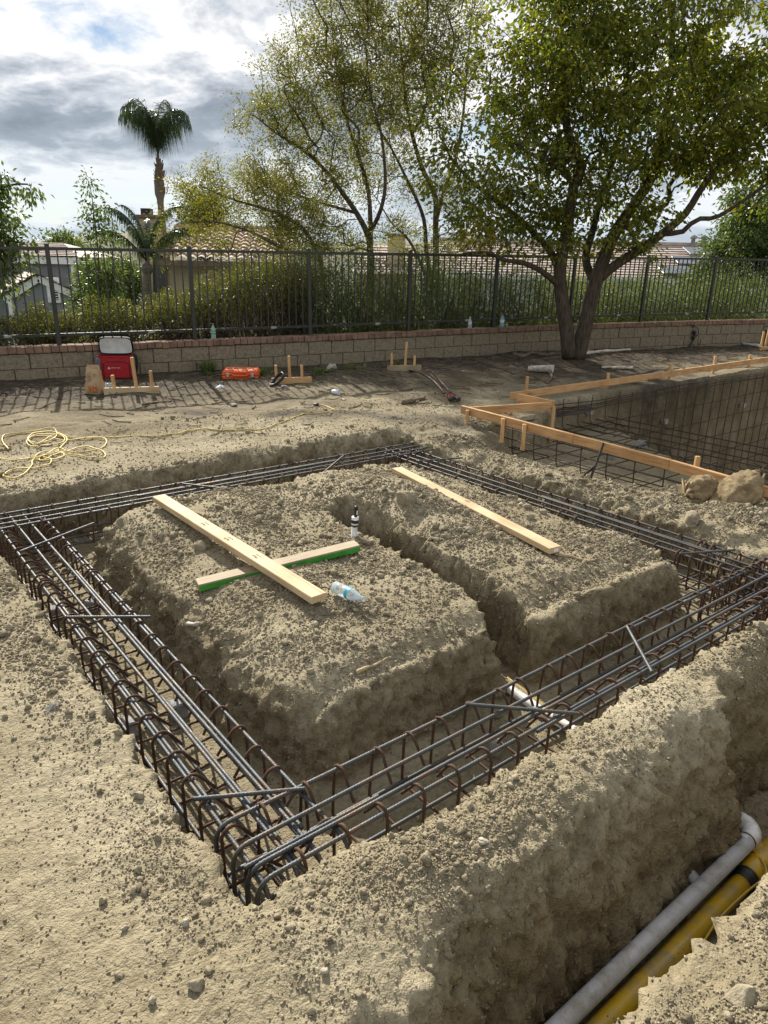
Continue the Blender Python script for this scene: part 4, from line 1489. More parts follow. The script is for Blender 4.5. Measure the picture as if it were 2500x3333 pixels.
for k_, (vx, vy, lab) in enumerate([(1276, 905, 'grey spacer block on the pool shelf below the far wall'), (1316, 985, 'grey concrete block in front of the near form board'), (1384, 962, 'spacer block under the mat in the middle of the pool shelf')]):
    p = on(vx, vy, -.37)
    r_ = empty('spacer_block', (p.x, p.y, -.40), lab, 'concrete block', 'pool shelf blocks', .4 + k_)
    MB().bbox((0, 0, .045), (.09, .09, .09), .007).build('block', MATS['grey_concrete'], r_)
    MB().tube(smooth_path([(-.012, 0, .09), (-.016, .004, .115), (.0, .012, .125), (.012, 0, .09)], 4), .0012, 4).build('wire', MATS['pool_steel'], r_)
# ------------------------------------------------------------------ small things in the yard
mat('red_cloth', (.38, .012, .018), (.28, .008, .012), rough=.75, scale=30, bump=.3, bscale=200)
mat('black_cloth', (.012, .012, .013), (.025, .025, .026), rough=.8, scale=40)
mat('grey_cloth', (.10, .10, .105), (.16, .16, .165), rough=.8, scale=20)
mat('silver_liner', (.52, .52, .50), (.66, .66, .63), rough=.38, scale=9, bump=.6, bscale=22)
mat('kraft_paper', (.42, .29, .16), (.33, .215, .115), rough=.8, scale=9, bump=.5, bscale=25)
mat('orange_plastic', (.78, .135, .028), (.66, .11, .024), rough=.42, scale=6)
mat('steel', (.45, .45, .44), (.6, .6, .58), rough=.35, metal=.8, scale=30)
mat('tool_red', (.36, .05, .035), (.28, .12, .09), rough=.55, scale=14, metal=.2)
mat('worn_tube', (.19, .135, .115), (.10, .055, .045), rough=.5, scale=18, metal=.3)
mat('cord_yellow', (.62, .47, .07), (.52, .38, .05), rough=.5, scale=4)
mat('burlap', (.40, .315, .195), (.27, .205, .12), rough=.95, scale=12, bump=.7, bscale=260, c3=(.345, .27, .165), spec=.1)
_m = MATS['burlap']; _t = _m.node_tree
_b = [n for n in _t.nodes if n.type == 'BSDF_PRINCIPLED'][0]
_tc = [n for n in _t.nodes if n.type == 'TEX_COORD'][0]
_st = N(_t, 'ShaderNodeTexNoise', Scale=7.0, Detail=6.0, Roughness=.7)
_t.links.new(_tc.outputs['Object'], _st.inputs['Vector'])
_mul = N(_t, 'ShaderNodeMixRGB', blend_type='MULTIPLY')
_mul.inputs[0].default_value = 1.0
_t.links.new(_b.inputs['Base Color'].links[0].from_socket, _mul.inputs[1])
_t.links.new(ramp(_t, _st.outputs[0], [(.34, (.50, .46, .40)), (.5, (.9, .88, .85)), (.66, (1.12, 1.1, 1.05))]).outputs[0], _mul.inputs[2])
_t.links.new(_mul.outputs[0], _b.inputs['Base Color'])
mat('label_blue', (.03, .34, .55), (.06, .45, .62), rough=.4)
mat('label_green', (.03, .32, .12), (.05, .40, .16), rough=.4)
mat('label_white', (.72, .74, .76), (.55, .60, .66), rough=.4, scale=60)
mat('cap_red', (.62, .03, .02), rough=.4)
mat('cap_green', (.02, .10, .05), rough=.4)
mat('dirty_white', (.62, .58, .50), (.34, .30, .24), rough=.6, scale=22)
mat('root_bark', (.20, .150, .100), (.12, .088, .060), rough=.9, scale=18, bump=.5, bscale=120)
mat('dry_twig', (.22, .165, .11), (.11, .082, .056), rough=.9, scale=11)
mat('pale_branch', (.42, .33, .19), (.33, .255, .145), rough=.85, scale=14, bump=.4)
mat('pale_stone', (.42, .385, .30), (.30, .27, .205), rough=.95, scale=18, bump=.6, bscale=90)
mat('dark_stone', (.16, .150, .135), (.24, .225, .20), rough=.9, scale=12, bump=.5, bscale=80)


def clear_mat(name, col, rough=.08, alpha=.28):
    """Thin clear plastic: part straight through, part glossy."""
    m, t, b, out = new_mat(name)
    b.inputs['Base Color'].default_value = col + (1,)
    b.inputs['Roughness'].default_value = rough
    b.inputs['Specular IOR Level'].default_value = .8
    tr = t.nodes.new('ShaderNodeBsdfTransparent')
    tr.inputs[0].default_value = (.93, .97, .97, 1)
    fr_ = N(t, 'ShaderNodeFresnel', IOR=1.45)
    fac = math_n(t, 'ADD', math_n(t, 'MULTIPLY', fr_.outputs[0], .8), alpha, clamp=True)
    ms = t.nodes.new('ShaderNodeMixShader')
    t.links.new(fac, ms.inputs[0])
    t.links.new(tr.outputs[0], ms.inputs[1])
    t.links.new(b.outputs[0], ms.inputs[2])
    t.links.new(ms.outputs[0], out.inputs[0])
    return m


clear_mat('clear_plastic', (.80, .86, .88))
clear_mat('pale_green_plastic', (.62, .80, .72))
clear_mat('blue_plastic', (.36, .62, .68), alpha=.5)


def text(body, size, loc, rot, m, parent, name='lettering'):
    c = bpy.data.curves.new(name, 'FONT')
    c.body = body
    c.size = size
    c.align_x = 'CENTER'
    c.align_y = 'CENTER'
    c.extrude = .0004
    c.materials.append(m)
    tmp = bpy.data.objects.new(name, c)
    COL.objects.link(tmp)
    dg = bpy.context.evaluated_depsgraph_get()
    me = bpy.data.meshes.new_from_object(tmp.evaluated_get(dg))
    bpy.data.objects.remove(tmp)
    return link_mesh(name, me, parent, loc, rot)


RX = (math.pi / 2, 0, 0)
# --- cooler bag
p = Vector((-3.74, 9.86, 0)); p.z = gz(p.x, p.y) - .01
g = empty('cooler_bag', p, 'open red cooler bag with grey lid propped against the wall', 'cooler', rz=rad(9))
w_, d_, h_ = .46, .27, .305
b_ = MB()
prof = [(0.0, .96), (.05, 1.0), (.19, 1.02), (.305, .985)]
ring = []
for z_, k_ in prof:
    pts = []
    for a in np.linspace(0, 2 * np.pi, 28, endpoint=False):
        ca, sa = math.cos(a), math.sin(a)
        pts.append((np.sign(ca) * abs(ca) ** .32 * w_ / 2 * k_, np.sign(sa) * abs(sa) ** .32 * d_ / 2 * k_, z_))
    ring.append(pts)
RV = np.array(ring)
nr = 28


def skin(RV, close=False):
    n, k_ = RV.shape[:2]
    i = np.arange(n - 1)[:, None] * k_
    j = np.arange(k_)[None]
    j2 = (j + 1) % k_
    return np.stack([i + j, i + j2, i + k_ + j2, i + k_ + j], -1).reshape(-1, 4)


b_.add(RV.reshape(-1, 3), skin(RV), np.arange(nr)[::-1][None])
b_.build('body', MATS['red_cloth'], g, True)
inn = np.array([RV[3] * [.95, .93, 1], RV[3] * [.94, .92, 1] - [0, 0, .012], RV[0] * [.90, .86, 1] + [0, 0, .03]])
MB().add(inn.reshape(-1, 3), skin(inn), (np.arange(nr) + 2 * nr)[None]).build('lining', MATS['black_cloth'], g, True)
rim = np.vstack([RV[3], RV[3][:1]]) * [.985, .975, 1]
MB().tube(rim, .010, 8, False).build('rim_piping', MATS['red_cloth'], g, True)
lid = MB()
lr = []
for a in np.linspace(0, 2 * np.pi, 28, endpoint=False):
    ca, sa = math.cos(a), math.sin(a)
    lr.append((np.sign(ca) * abs(ca) ** .35 * w_ / 2 * (.98 - .05 * sa), np.sign(sa) * abs(sa) ** .35 * .118 + .118, 0))
lr = np.array(lr)
LA = rad(101)
RL = np.array(Matrix.Rotation(LA, 3, 'X'))


def lidpt(q_):
    return q_ @ RL.T + np.array([0, d_ / 2 - .012, h_ + .012])


top, bot = lidpt(lr + [0, 0, .022]), lidpt(lr + [0, 0, -.022])
MB().add(np.vstack([top, bot]), np.stack([np.arange(28), (np.arange(28) + 1) % 28, (np.arange(28) + 1) % 28 + 28, np.arange(28) + 28], 1), np.arange(28)[None] * 1 + 28).build('lid', MATS['black_cloth'], g)
lin = lidpt((lr - [0, .118, 0]) * [.93, .90, 1] + [0, .118, .024])
lin2 = lidpt((lr - [0, .118, 0]) * [.5, .5, 1] + [0, .118, .014])
MB().add(np.vstack([lin, lin2]), np.stack([np.arange(28), (np.arange(28) + 1) % 28, (np.arange(28) + 1) % 28 + 28, np.arange(28) + 28], 1), np.arange(28)[None] + 28).build('lid_lining', MATS['silver_liner'], g, True)
pk = MB()
pk.bbox((.03, -d_ / 2 * 1.03 - .012, .132), (.35, .035, .235), .014)
pk.build('front_pocket', MATS['red_cloth'], g)
pz = np.array([(-.135, 0, .03), (-.138, 0, .19), (-.120, 0, .228), (-.08, 0, .243), (.14, 0, .243), (.18, 0, .228), (.198, 0, .19), (.195, 0, .03)]) + [0, -d_ / 2 * 1.03 - .030, 0]
MB().tube(smooth_path(pz, 4), .0045, 6).build('zipper', MATS['black_cloth'], g, True)
MB().bbox((-.213, -d_ / 2 * .72, .15), (.075, .12, .29), .025).build('side_panel', MATS['grey_cloth'], g)
MB().tube(smooth_path([(-.235, .05, .30), (-.262, .03, .20), (-.255, .02, .10), (-.235, .0, .03)], 5), .014, 8).build('carry_strap', MATS['black_cloth'], g, True)
MB().tube(smooth_path([(.228, .05, .32), (.262, .03, .29), (.268, .02, .17), (.245, .01, .06)], 5), .018, 8).build('carry_strap', MATS['black_cloth'], g, True)
yl = -d_ / 2 * 1.03 - .0305
MB().add([(-.085, yl, .145), (-.048, yl, .145), (-.0665, yl, .176), (-.072, yl, .145), (-.0665, yl, .157), (-.061, yl, .145)], [[0, 3, 4, 2]], [[5, 1, 2]], [[4, 5, 2]]).build('emblem', MATS['label_white'], g)
text('OZARK TRAIL', .019, (.022, yl - .0008, .160), RX, MATS['label_white'], g)
# --- paper bag
p = onG(206, 851)
g = empty('paper_bag', p, 'crumpled brown paper takeaway bag leaning beside the batter board', 'paper bag', rz=rad(-16))
rings = []
for z_, wx, wy, oy, ox in [(0, .105, .055, 0, 0), (.05, .110, .062, .0, .002), (.14, .103, .058, .02, -.012), (.24, .098, .036, .05, -.030), (.31, .092, .012, .07, -.044), (.345, .090, .005, .08, -.05)]:
    pts = []
    for a in np.linspace(0, 2 * np.pi, 36, endpoint=False):
        ca, sa = math.cos(a), math.sin(a)
        pts.append((np.sign(ca) * abs(ca) ** .25 * wx + ox, np.sign(sa) * abs(sa) ** .25 * wy + oy, z_))
    rings.append(pts)
RV = np.array(rings)
RV = np.stack([np.stack([np.interp(np.linspace(0, 5, 20), range(6), RV[:, j, c]) for c in range(3)], 1) for j in range(36)], 1)
nz_ = np.abs(fbm(RV.reshape(-1, 3) * 16 + 5, 3)).reshape(20, 36, 1)
RV = RV + (nz_ - .25) * np.array([.012, .026, .0])
MB().add(RV.reshape(-1, 3), skin(RV), np.arange(36)[::-1][None]).build('bag', MATS['kraft_paper'], g, True)
mat('print_brown', (.10, .055, .03), rough=.8)
mat('print_red', (.36, .05, .035), (.42, .26, .06), rough=.8, scale=40)
tl = rad(-14)
for k_, s_ in enumerate(('FREE', 'YOUR', 'EPIC')):
    text(s_, .026, (-.045 - .012 * (2 - k_) + .018, -.046 + .0145 * (2 - k_), .205 - .024 * k_ + .01), (math.pi / 2 - rad(14), 0, rad(0)), MATS['print_brown'], g)
MB().bbox((.02, -.069, .075), (.12, .004, .07), .001, np.array(Matrix.Rotation(rad(-4), 3, 'X'))).build('printed_picture', MATS['print_red'], g)
rc = MB()
for a in (0, 2.1, 4.2):
    rc.tube(np.array([(.045 + .017 * math.cos(a + t_), -.036 + .004 * math.sin(a), .235 + .017 * math.sin(a + t_)) for t_ in np.linspace(0, 1.3, 5)]), .0035, 4)
rc.build('recycling_mark', MATS['print_brown'], g)


# --- batter boards
def batter(label, a, b, heights, wid=.089, ends=None, ink=None):
    a, b = Vector(a), Vector(b)
    r_ = empty('batter_board', a.lerp(b, .5), label, 'batter board', 'batter boards along the garden wall')
    r_.location.z = min(a.z, b.z)
    o0 = r_.location
    A_, B_ = a - o0 + Vector((0, 0, wid / 2 - .01)), b - o0 + Vector((0, 0, wid / 2 - .01))
    board('cross_board', A_, B_, .036, wid, MATS['stake_timber'] if ends is None else MATS[ends], r_)
    dr = (B_ - A_).normalized()
    bk = Vector((-dr.y, dr.x, 0)) * .042
    for f_, h_, w_, ln_ in heights:
        q_ = A_.lerp(B_, f_) + bk
        so = board('stake', q_ + Vector((0, 0, -.15)), q_ + Vector((ln_, rng.normal(0, .01), h_)), w_, .036, MATS['stake_timber'], r_, up=(1, 0, 0))
        if ink and h_ > .3:
            st = MB()
            for k_ in range(12):
                st.box((.10 + k_ * .016 - .1, rng.normal(0, .002), .0185), (.010, .009 + .005 * rng.random(), .0008))
            lo_ = st.build('pencil_note', MATS['ink'], so)
            lo_.rotation_euler = (math.pi / 2, 0, 0)
    return r_


batter('batter board beside the red cooler, with a tall middle stake', onG(225, 852), onG(345, 848), [(.20, .19, .042, -.022), (.595, .40, .040, -.03), (.87, .23, .040, -.012)], ends='pine', ink=True)
batter('batter board with a black strap hooked over its left end', onG(586, 829), onG(673, 826), [(.17, .21, .040, -.02), (.48, .33, .034, -.01), (.79, .20, .042, -.01)], ink=True)
batter('batter board behind the long handled cutter, middle stake tallest', onG(836, 801), onG(910, 800), [(.14, .22, .044, .0), (.52, .38, .034, .02), (.79, .18, .042, .01)], ends='dull_timber')
batter('batter board at the right edge in front of the wall', onG(1640, 757), onG(1690, 754), [(.12, .34, .05, .0), (.28, .42, .05, .02)])

# black strap clamp on the second board
p = onG(590, 832)
g = empty('rubber_strap', p, 'black strap looped over the left end of the middle batter board', 'strap')
sp_ = smooth_path([(-.02, -.16, .01), (.06, -.10, .04), (.13, -.045, .10), (.145, .02, .145), (.10, .08, .15), (.04, .06, .10), (.0, .0, .04), (-.03, -.06, .02), (.02, -.09, .02)], 6)
T_, A2, B2 = frames(sp_)
sv = np.concatenate([sp_ + B2 * .02, sp_ - B2 * .02, sp_ - B2 * .02 + A2 * .006, sp_ + B2 * .02 + A2 * .006])
n_ = len(sp_)
fq = []
for k_ in range(4):
    a0, a1 = k_ * n_, ((k_ + 1) % 4) * n_
    fq.append(np.stack([np.arange(n_ - 1) + a0, np.arange(1, n_) + a0, np.arange(1, n_) + a1, np.arange(n_ - 1) + a1], 1))
MB().add(sv, np.vstack(fq)).build('strap', MATS['black_plastic'], g, True)

# --- orange tool case
p = onG(517, 819)
p.z -= .012
g = empty('tool_case', p + Vector((0, .17, 0)), 'closed orange plastic tool case lying flat by the wall', 'tool case', rz=rad(5))
cs = MB().bbox((0, 0, .034), (.50, .36, .068), .016).bbox((0, 0, .040), (.515, .375, .02), .008)
cs.build('lower_shell', MATS['orange_plastic'], g)
MB().bbox((0, 0, .103), (.50, .36, .064), .022).bbox((0, 0, .080), (.515, .375, .022), .008).build('upper_shell', MATS['orange_plastic'], g)
rb = MB()
for k_ in (-1, 1):
    rb.bbox((k_ * .10, 0, .137), (.014, .33, .008), .003)
rb.build('lid_rib', MATS['orange_plastic'], g)
MB().tube(smooth_path([(-.10, -.175, .07), (-.095, -.215, .07), (-.07, -.225, .07), (.07, -.225, .07), (.095, -.215, .07), (.10, -.175, .07)], 4), .012, 8).build('handle', MATS['orange_plastic'], g, True)
MB().bbox((0, -.186, .108), (.20, .03, .036), .008).build('handle_mount', MATS['orange_plastic'], g)
for k_ in (-1, 1):
    lt = MB().bbox((k_ * .17, -.192, .072), (.045, .014, .055), .004).build('latch', MATS['steel'], g)

# --- long handled bar cutter
jw = onG(975, 866)
hd = onG(884, 804)
hd2 = onG(915, 799)
g = empty('bar_cutter', jw, 'rusty long handled rebar cutter lying in front of a batter board', 'cutter')
ax_ = (hd - jw)
J = Vector((0, 0, .05))
for k_, e_ in enumerate((hd, hd2)):
    E_ = e_ - jw
    E_ = E_.normalized() * min(E_.length, 1.9)
    s_ = J + E_ * .10 + Vector((-.03 + .06 * k_, 0, .01))
    m1, m2 = J + E_ * .42 + Vector((.01 - .01 * k_, 0, .045)), J + E_ * .72 + Vector((0, 0, .05))
    hp = smooth_path([s_, m1, m2, E_ * .97 + Vector((0, 0, .035))], 8)
    MB().tube(hp, np.interp(np.arange(len(hp)), [0, len(hp)], [.019, .016]), 10).build('handle', MATS['worn_tube'], g, True)
    if k_ == 0:
        MB().tube(np.array([hp[-4], hp[-1] + (hp[-1] - hp[-2])]), .0195, 10).build('grip', MATS['black_plastic'], g, True)
    else:
        MB().tube(np.array([hp[-4], hp[-1]]), [.0165, .008], 10).build('grip', MATS['worn_tube'], g, True)
Rj = np.array(Matrix.Rotation(math.atan2(-ax_.y, -ax_.x), 3, 'Z'))
MB().bbox(np.array([-.02, 0, .05]) @ Rj.T, (.13, .085, .05), .01, Rj).build('hinge_block', MATS['tool_red'], g)
for c in ((-.05, .03), (-.05, -.03), (.02, .03), (.02, -.03)):
    MB().lathe([(.012, .07), (.012, .085), (0, .086)], 8, np.array([c[0], c[1], 0]) @ Rj.T).build('bolt', MATS['dark_steel'], g)
MB().bbox(np.array([.10, .035, .05]) @ Rj.T, (.17, .05, .05), .012, Rj).build('jaw', MATS['dark_steel'], g)
MB().bbox(np.array([.09, -.045, .045]) @ Rj.T, (.13, .06, .045), .014, np.array(Matrix.Rotation(math.atan2(-ax_.y, -ax_.x) - .3, 3, 'Z'))).build('jaw', MATS['dark_steel'], g)

# --- yellow extension cord
g = empty('extension_cord', onG(120, 975), 'yellow extension cord coiled on the left and trailing across the yard', 'cord')
cp = [(683, 873), (690, 871), (702, 872), (712, 876), (723, 883), (712, 889), (697, 893), (674, 899), (650, 904), (628, 912), (606, 920), (583, 926), (556, 929), (530, 933), (500, 937), (470, 937), (440, 935), (410, 937), (385, 940), (350, 942), (318, 944), (285, 942), (250, 942), (215, 943), (185, 946), (150, 946), (125, 941), (110, 945), (80, 958), (64, 955), (62, 948), (85, 943), (125, 941), (140, 948), (130, 958), (100, 960),
      (70, 962), (58, 955), (75, 946), (110, 946), (145, 950), (190, 946), (225, 948), (228, 958), (205, 970), (180, 975), (150, 972), (125, 968), (100, 978), (85, 985), (75, 980), (95, 972), (130, 975), (138, 983), (115, 992), (85, 990), (95, 980), (125, 976), (160, 981), (195, 988), (226, 985), (220, 974), (190, 962), (150, 968), (110, 985), (90, 990), (65, 985), (40, 990), (0, 988), (-20, 985)]
cq = [(-20, 958), (8, 958), (18, 966), (5, 952), (12, 943), (40, 940), (75, 938), (110, 932), (122, 935), (120, 945), (90, 955), (62, 952), (75, 942), (118, 936), (145, 949), (130, 965), (120, 975), (90, 985), (70, 990), (68, 1002), (50, 1020), (22, 1029), (6, 1024), (20, 1012), (50, 1008), (80, 1006), (105, 1000), (110, 992), (90, 984)]
for k_, pts in enumerate((cp, cq)):
    w = []
    for i_, (vx, vy) in enumerate(pts):
        q_ = on(vx, vy, .02)
        lift_ = .008 + (.012 * (i_ * 7 % 5) / 4 if vx < 235 else 0)
        w.append((q_.x, q_.y, 0, lift_))
    w = np.array(w)
    sp_ = smooth_path(w[:, :3], 6)
    li = np.interp(np.linspace(0, len(w) - 1, len(sp_)), range(len(w)), w[:, 3])
    sp_[:, 2] = [gz(*q_[:2]) for q_ in sp_]
    sp_[1:-1, 2] = np.maximum(sp_[1:-1, 2], (sp_[:-2, 2] + sp_[2:, 2]) / 2)
    sp_[:, 2] += li
    MB().tube(sp_ - np.array(g.location), .0052, 7).build('cord', MATS['cord_yellow'], g, True)
    if k_ == 0:
        e_ = sp_[0] - np.array(g.location)
        MB().lathe([(0, -.03), (.014, -.03), (.018, -.005), (.018, .02), (.009, .035), (0, .035)], 10, e_ + [0, 0, .012], np.array(Matrix.Rotation(rad(90), 3, 'Y'))).build('plug', MATS['black_plastic'], g, True)


# --- bottles
def bottle(label, loc, h, r, body, cap, lab, rot=(0, 0, 0), txt=None, full=0.0, cat='bottle'):
    g = empty('plastic_bottle', loc, label, cat)
    g.rotation_euler = rot
    pr = [(0, .004), (r * .75, 0), (r, h * .03), (r, h * .28), (r * .93, h * .31), (r, h * .34), (r, h * .58), (r * .94, h * .62), (r * .75, h * .74), (r * .42, h * .86), (r * .38, h * .93), (0, h * .93)]
    MB().lathe(pr, 20).build('body', MATS[body], g, True)
    MB().lathe([(0, h * .925), (r * .46, h * .925), (r * .46, h * .995), (0, h)], 14).build('cap', MATS[cap], g)
    MB().lathe([(r * 1.015, h * (.36 if txt or rot[0] == 0 else .47)), (r * 1.015, h * .57)], 20).build('label_band', MATS[lab], g, True)
    if txt:
        text(txt, r * 1.05, (0, -r * 1.08, h * .47), RX, MATS['label_white'], g)
    return g


q_ = onG(722, 1284)
bottle('clear water bottle with blue label lying on the mound by the plank', (q_.x, q_.y, q_.z + .040), .20, .031, 'clear_plastic', 'clear_plastic', 'label_blue', rot=(rad(90), 0, rad(49)))
for (s_, hh, rr, bo, ca, la, tx, lab) in [(None, .225, .034, 'pale_green_plastic', 'cap_green', 'label_green', 'Sprite', 'green labelled soda bottle standing on the brick cap behind the orange case'),
                                        (None, .20, .032, 'clear_plastic', 'label_white', 'label_white', None, 'small clear water bottle standing on the wall, white label'),
                                        (None, .235, .042, 'blue_plastic', 'cap_red', 'label_white', None, 'blue sports drink bottle with red cap standing on the wall')]:
    vx = {'Sprite': 464}.get(tx, 1013 if rr < .04 else 1081)
    x_ = {464: -2.59, 1013: 1.47, 1081: 2.10}[vx]
    y_ = wall_y(x_) - .085
    a_ = np.interp(x_, _wx, _arc) - _s0
    bottle(lab, (x_, y_, top_z(a_) + .002), hh, rr, bo, ca, la, txt=tx)
p = onG(246, 838)
bottle('clear empty bottle lying behind the batter board by the paper bag', (p.x - .02, p.y + .03, p.z + .03), .20, .032, 'clear_plastic', 'label_white', 'label_white', rot=(rad(90), 0, rad(-80)))

# --- sand bags


def sack(label, c, L_, Wd, H_, yaw, seed, pitch=0.0, pinch=(.25, .55)):
    g = empty('sandbag', c, label, 'sandbag')
    g.rotation_euler = (0, 0, yaw)
    n, k_ = 64, 72
    t_ = np.linspace(0, 1, n)
    prof_ = np.sin(np.pi * np.clip(.04 + t_ * .92, .0, 1)) ** .38
    prof_ *= np.interp(t_, [0, .06, .14, .35, .72, .88, .95, 1], [pinch[0] * 1.2, pinch[0], .72, 1.05, 1, .70, pinch[1], pinch[1] * 1.3])
    th = np.linspace(0, 2 * np.pi, k_, endpoint=False)
    X = (t_ - .5) * L_
    V = np.zeros((n, k_, 3))
    for i_ in range(n):
        r_ = max(prof_[i_], .02)
        yy = np.cos(th) * Wd / 2 * r_
        zz = np.sin(th) * H_ / 2 * r_
        zz = np.where(zz < -.32 * H_, -.32 * H_ + (zz + .32 * H_) * .25, zz)
        V[i_] = np.stack([np.full(k_, X[i_]), yy, zz + H_ * .36 + (t_[i_] - .5) * pitch], 1)
    Q_ = V.reshape(-1, 3)
    nn = fbm(Q_ * 9 + seed, 3)
    fold = fbm(np.stack([Q_[:, 0] * 6, Q_[:, 1] * 26, Q_[:, 2] * 26], 1) + seed * 2, 2, ridged=True)
    ends_ = (np.abs(np.repeat(t_, k_) - .5) * 2) ** 2
    ctr = np.stack([Q_[:, 0], 0 * Q_[:, 0], np.full(len(Q_), H_ * .36)], 1)
    dr = Q_ - ctr
    dr /= np.linalg.norm(dr, axis=1)[:, None] + 1e-6
    Q_ = Q_ + dr * (nn * .012 + fold * (.006 + .024 * ends_) + .010 * fbm(Q_ * np.array([30, 9, 9]) + seed, 2, ridged=True))[:, None]
    thv = np.tile(th, n)
    pl_ = np.clip((np.abs(np.repeat(t_, k_) - .5) * 2 - .35) / .65, 0, 1) ** 1.3
    Q_ = Q_ + dr * (pl_ * (.026 * np.cos(9 * thv + seed + 2 * np.repeat(t_, k_)) + .016 * np.cos(17 * thv + 2 * seed)))[:, None]
    V = Q_.reshape(n, k_, 3)
    for e_ in (.945,) if pitch else ():
        i0 = int(e_ * (n - 1))
        rp = np.vstack([V[i0], V[i0][:2]])
        MB().tube(rp, .007, 6, False).build('tie', MATS['root_bark'], g, True)
    MB().add(V.reshape(-1, 3), skin(V), np.arange(k_)[::-1][None], (np.arange(k_) + (n - 1) * k_)[None]).build('sack', MATS['burlap'], g, True)
    # side seam
    i_ = [int(x) for x in np.linspace(4, n - 5, 24)]
    sm = np.array([V[a, int(k_ * .62) % k_] for a in i_])
    MB().tube(smooth_path(sm, 3), .005, 6).build('seam', MATS['burlap'], g, True)
    return g, V


cA = onG(1514, 1076)
cA.z -= .03
gA, VA = sack('rounder burlap sandbag in front, its tied neck towards the other sack', cA, .31, .24, .23, rad(14), 3.3, pinch=(.62, .18))
cB = onG(1588, 1086)
cB.z -= .03
gB, VB = sack('larger burlap sandbag leaning up on the form board', cB + Vector((.02, .05, 0)), .47, .28, .25, rad(24), 8.1, .20, pinch=(.40, .20))
nk = MB()
for k_ in range(3):
    a0 = np.array([.135, .0, .12])
    P = smooth_path([a0, a0 + [.05, -.01 - .03 * k_, .03], a0 + [.09, -.05, -.0 - .02 * k_], a0 + [.10 + .02 * k_, -.08, -.06]], 6)
    T_, A2, B2 = frames(P)
    wv_ = np.linspace(-1, 1, 9)
    SV = np.stack([P + B2 * (w2 * (.03 + .035 * np.linspace(0, 1, len(P))[:, None])) + A2 * (.016 * math.sin(w2 * 7 + k_)) for w2 in wv_], 0)
    n1, n2_ = SV.shape[:2]
    i = np.arange(n1 - 1)[:, None] * n2_
    j = np.arange(n2_ - 1)[None]
    nk.add(SV.reshape(-1, 3), np.stack([i + j, i + j + 1, i + n2_ + j + 1, i + n2_ + j], -1).reshape(-1, 4))
nk.build('tied_neck', MATS['burlap'], gA, True)

# --- litter, pipes by the tree, roots and stones


def rock(label, p, s_, m, squash=.7, seed=0, name='stone', lvl=3, cat='stone'):
    v, f = ico_sub(lvl)
    v = v * (1 + .34 * fbm(v * 1.4 + seed * 5.3, 4)[:, None])
    r2 = np.random.default_rng(seed)
    for _ in range(5):
        n_ = r2.normal(size=3); n_ /= np.linalg.norm(n_)
        v = v - np.maximum(v @ n_ - r2.uniform(.5, .75), 0)[:, None] * n_ * .9
    v = v * np.array([1, r2.uniform(.65, .95), squash]) * s_
    v = v @ np.array(Matrix.Rotation(r2.uniform(0, 6), 3, 'Z')).T
    o = MB().add(v, f).build(name, MATS[m], None, True)
    o.location = (p[0], p[1], p[2] + s_ * squash * .22)
    return tag(o, label, cat)


rock('grey angular rock by the wall between two batter boards', onG(717, 799), .10, 'pale_stone', .8, 1, 'rock')
rock('large dry clay lump on the heap left of the right plank', onG(876, 1084), .085, 'clod', .85, 2, 'rock')
rock('rounded clay lump beside the long plank on the mound', onG(650 - 2, 1780 / 1.507 - 0) if False else onG(433, 1185), .045, 'clod', .9, 3, 'rock')
rock('clay lump on the mound rim by the far cage', onG(445, 1066), .055, 'clod', .8, 4, 'rock')
rock('large clay boulder on the eroded bank beside the right cage', onG(1493, 1126), .085, 'clod', .7, 5, 'rock')
rock('small dark grey stone on the bare left bank', onG(113, 1528), .026, 'dark_stone', .6, 6)
rock('cream coloured stone at the bottom of the crumbly foreground', onG(423, 2130), .020, 'clod', .8, 8)
rock('white chalky stone on the crumbly rim below the cage corner', onG(402, 1996), .012, 'pale_stone', .9, 9)
rock('flat triangular stone lying on the yard below the first batter board', onG(503, 1322), .09, 'dark_stone', .15, 10) if False else rock('flat grey stone slab lying below the first batter board', onG(503, 875), .07, 'dark_stone', .3, 10)
rock('pinkish stone on the dark soil left of the paper bag', onG(205 - 1, 868 - 6), .03, 'pale_stone', .8, 11)
rock('smooth pale stone on the ridge above the grey pipe', onG(1046, 1880 - 60), .02, 'pale_stone', .6, 12)
rock('dull clay lump at the bottom right corner', onG(1600, 2160), .04, 'clod', .8, 13, 'rock')


def stick(label, pts, r0, r1, m='dry_twig', cat='stick', name='stick', lift=.0):
    P = np.array([(lambda q_: (q_.x, q_.y, q_.z + r0 * .7 + lift))(onG(*p_)) for p_ in pts])
    c = P.mean(0)
    S_ = smooth_path(P - c, 6)
    S_ = S_ + rng.normal(0, r0 * .12, S_.shape)
    o = MB().tube(S_, np.linspace(r0, r1, len(S_)) * (1 + .12 * rng.normal(size=len(S_))), 8).build(name, MATS[m], None, True)
    o.location = c
    return tag(o, label, cat)


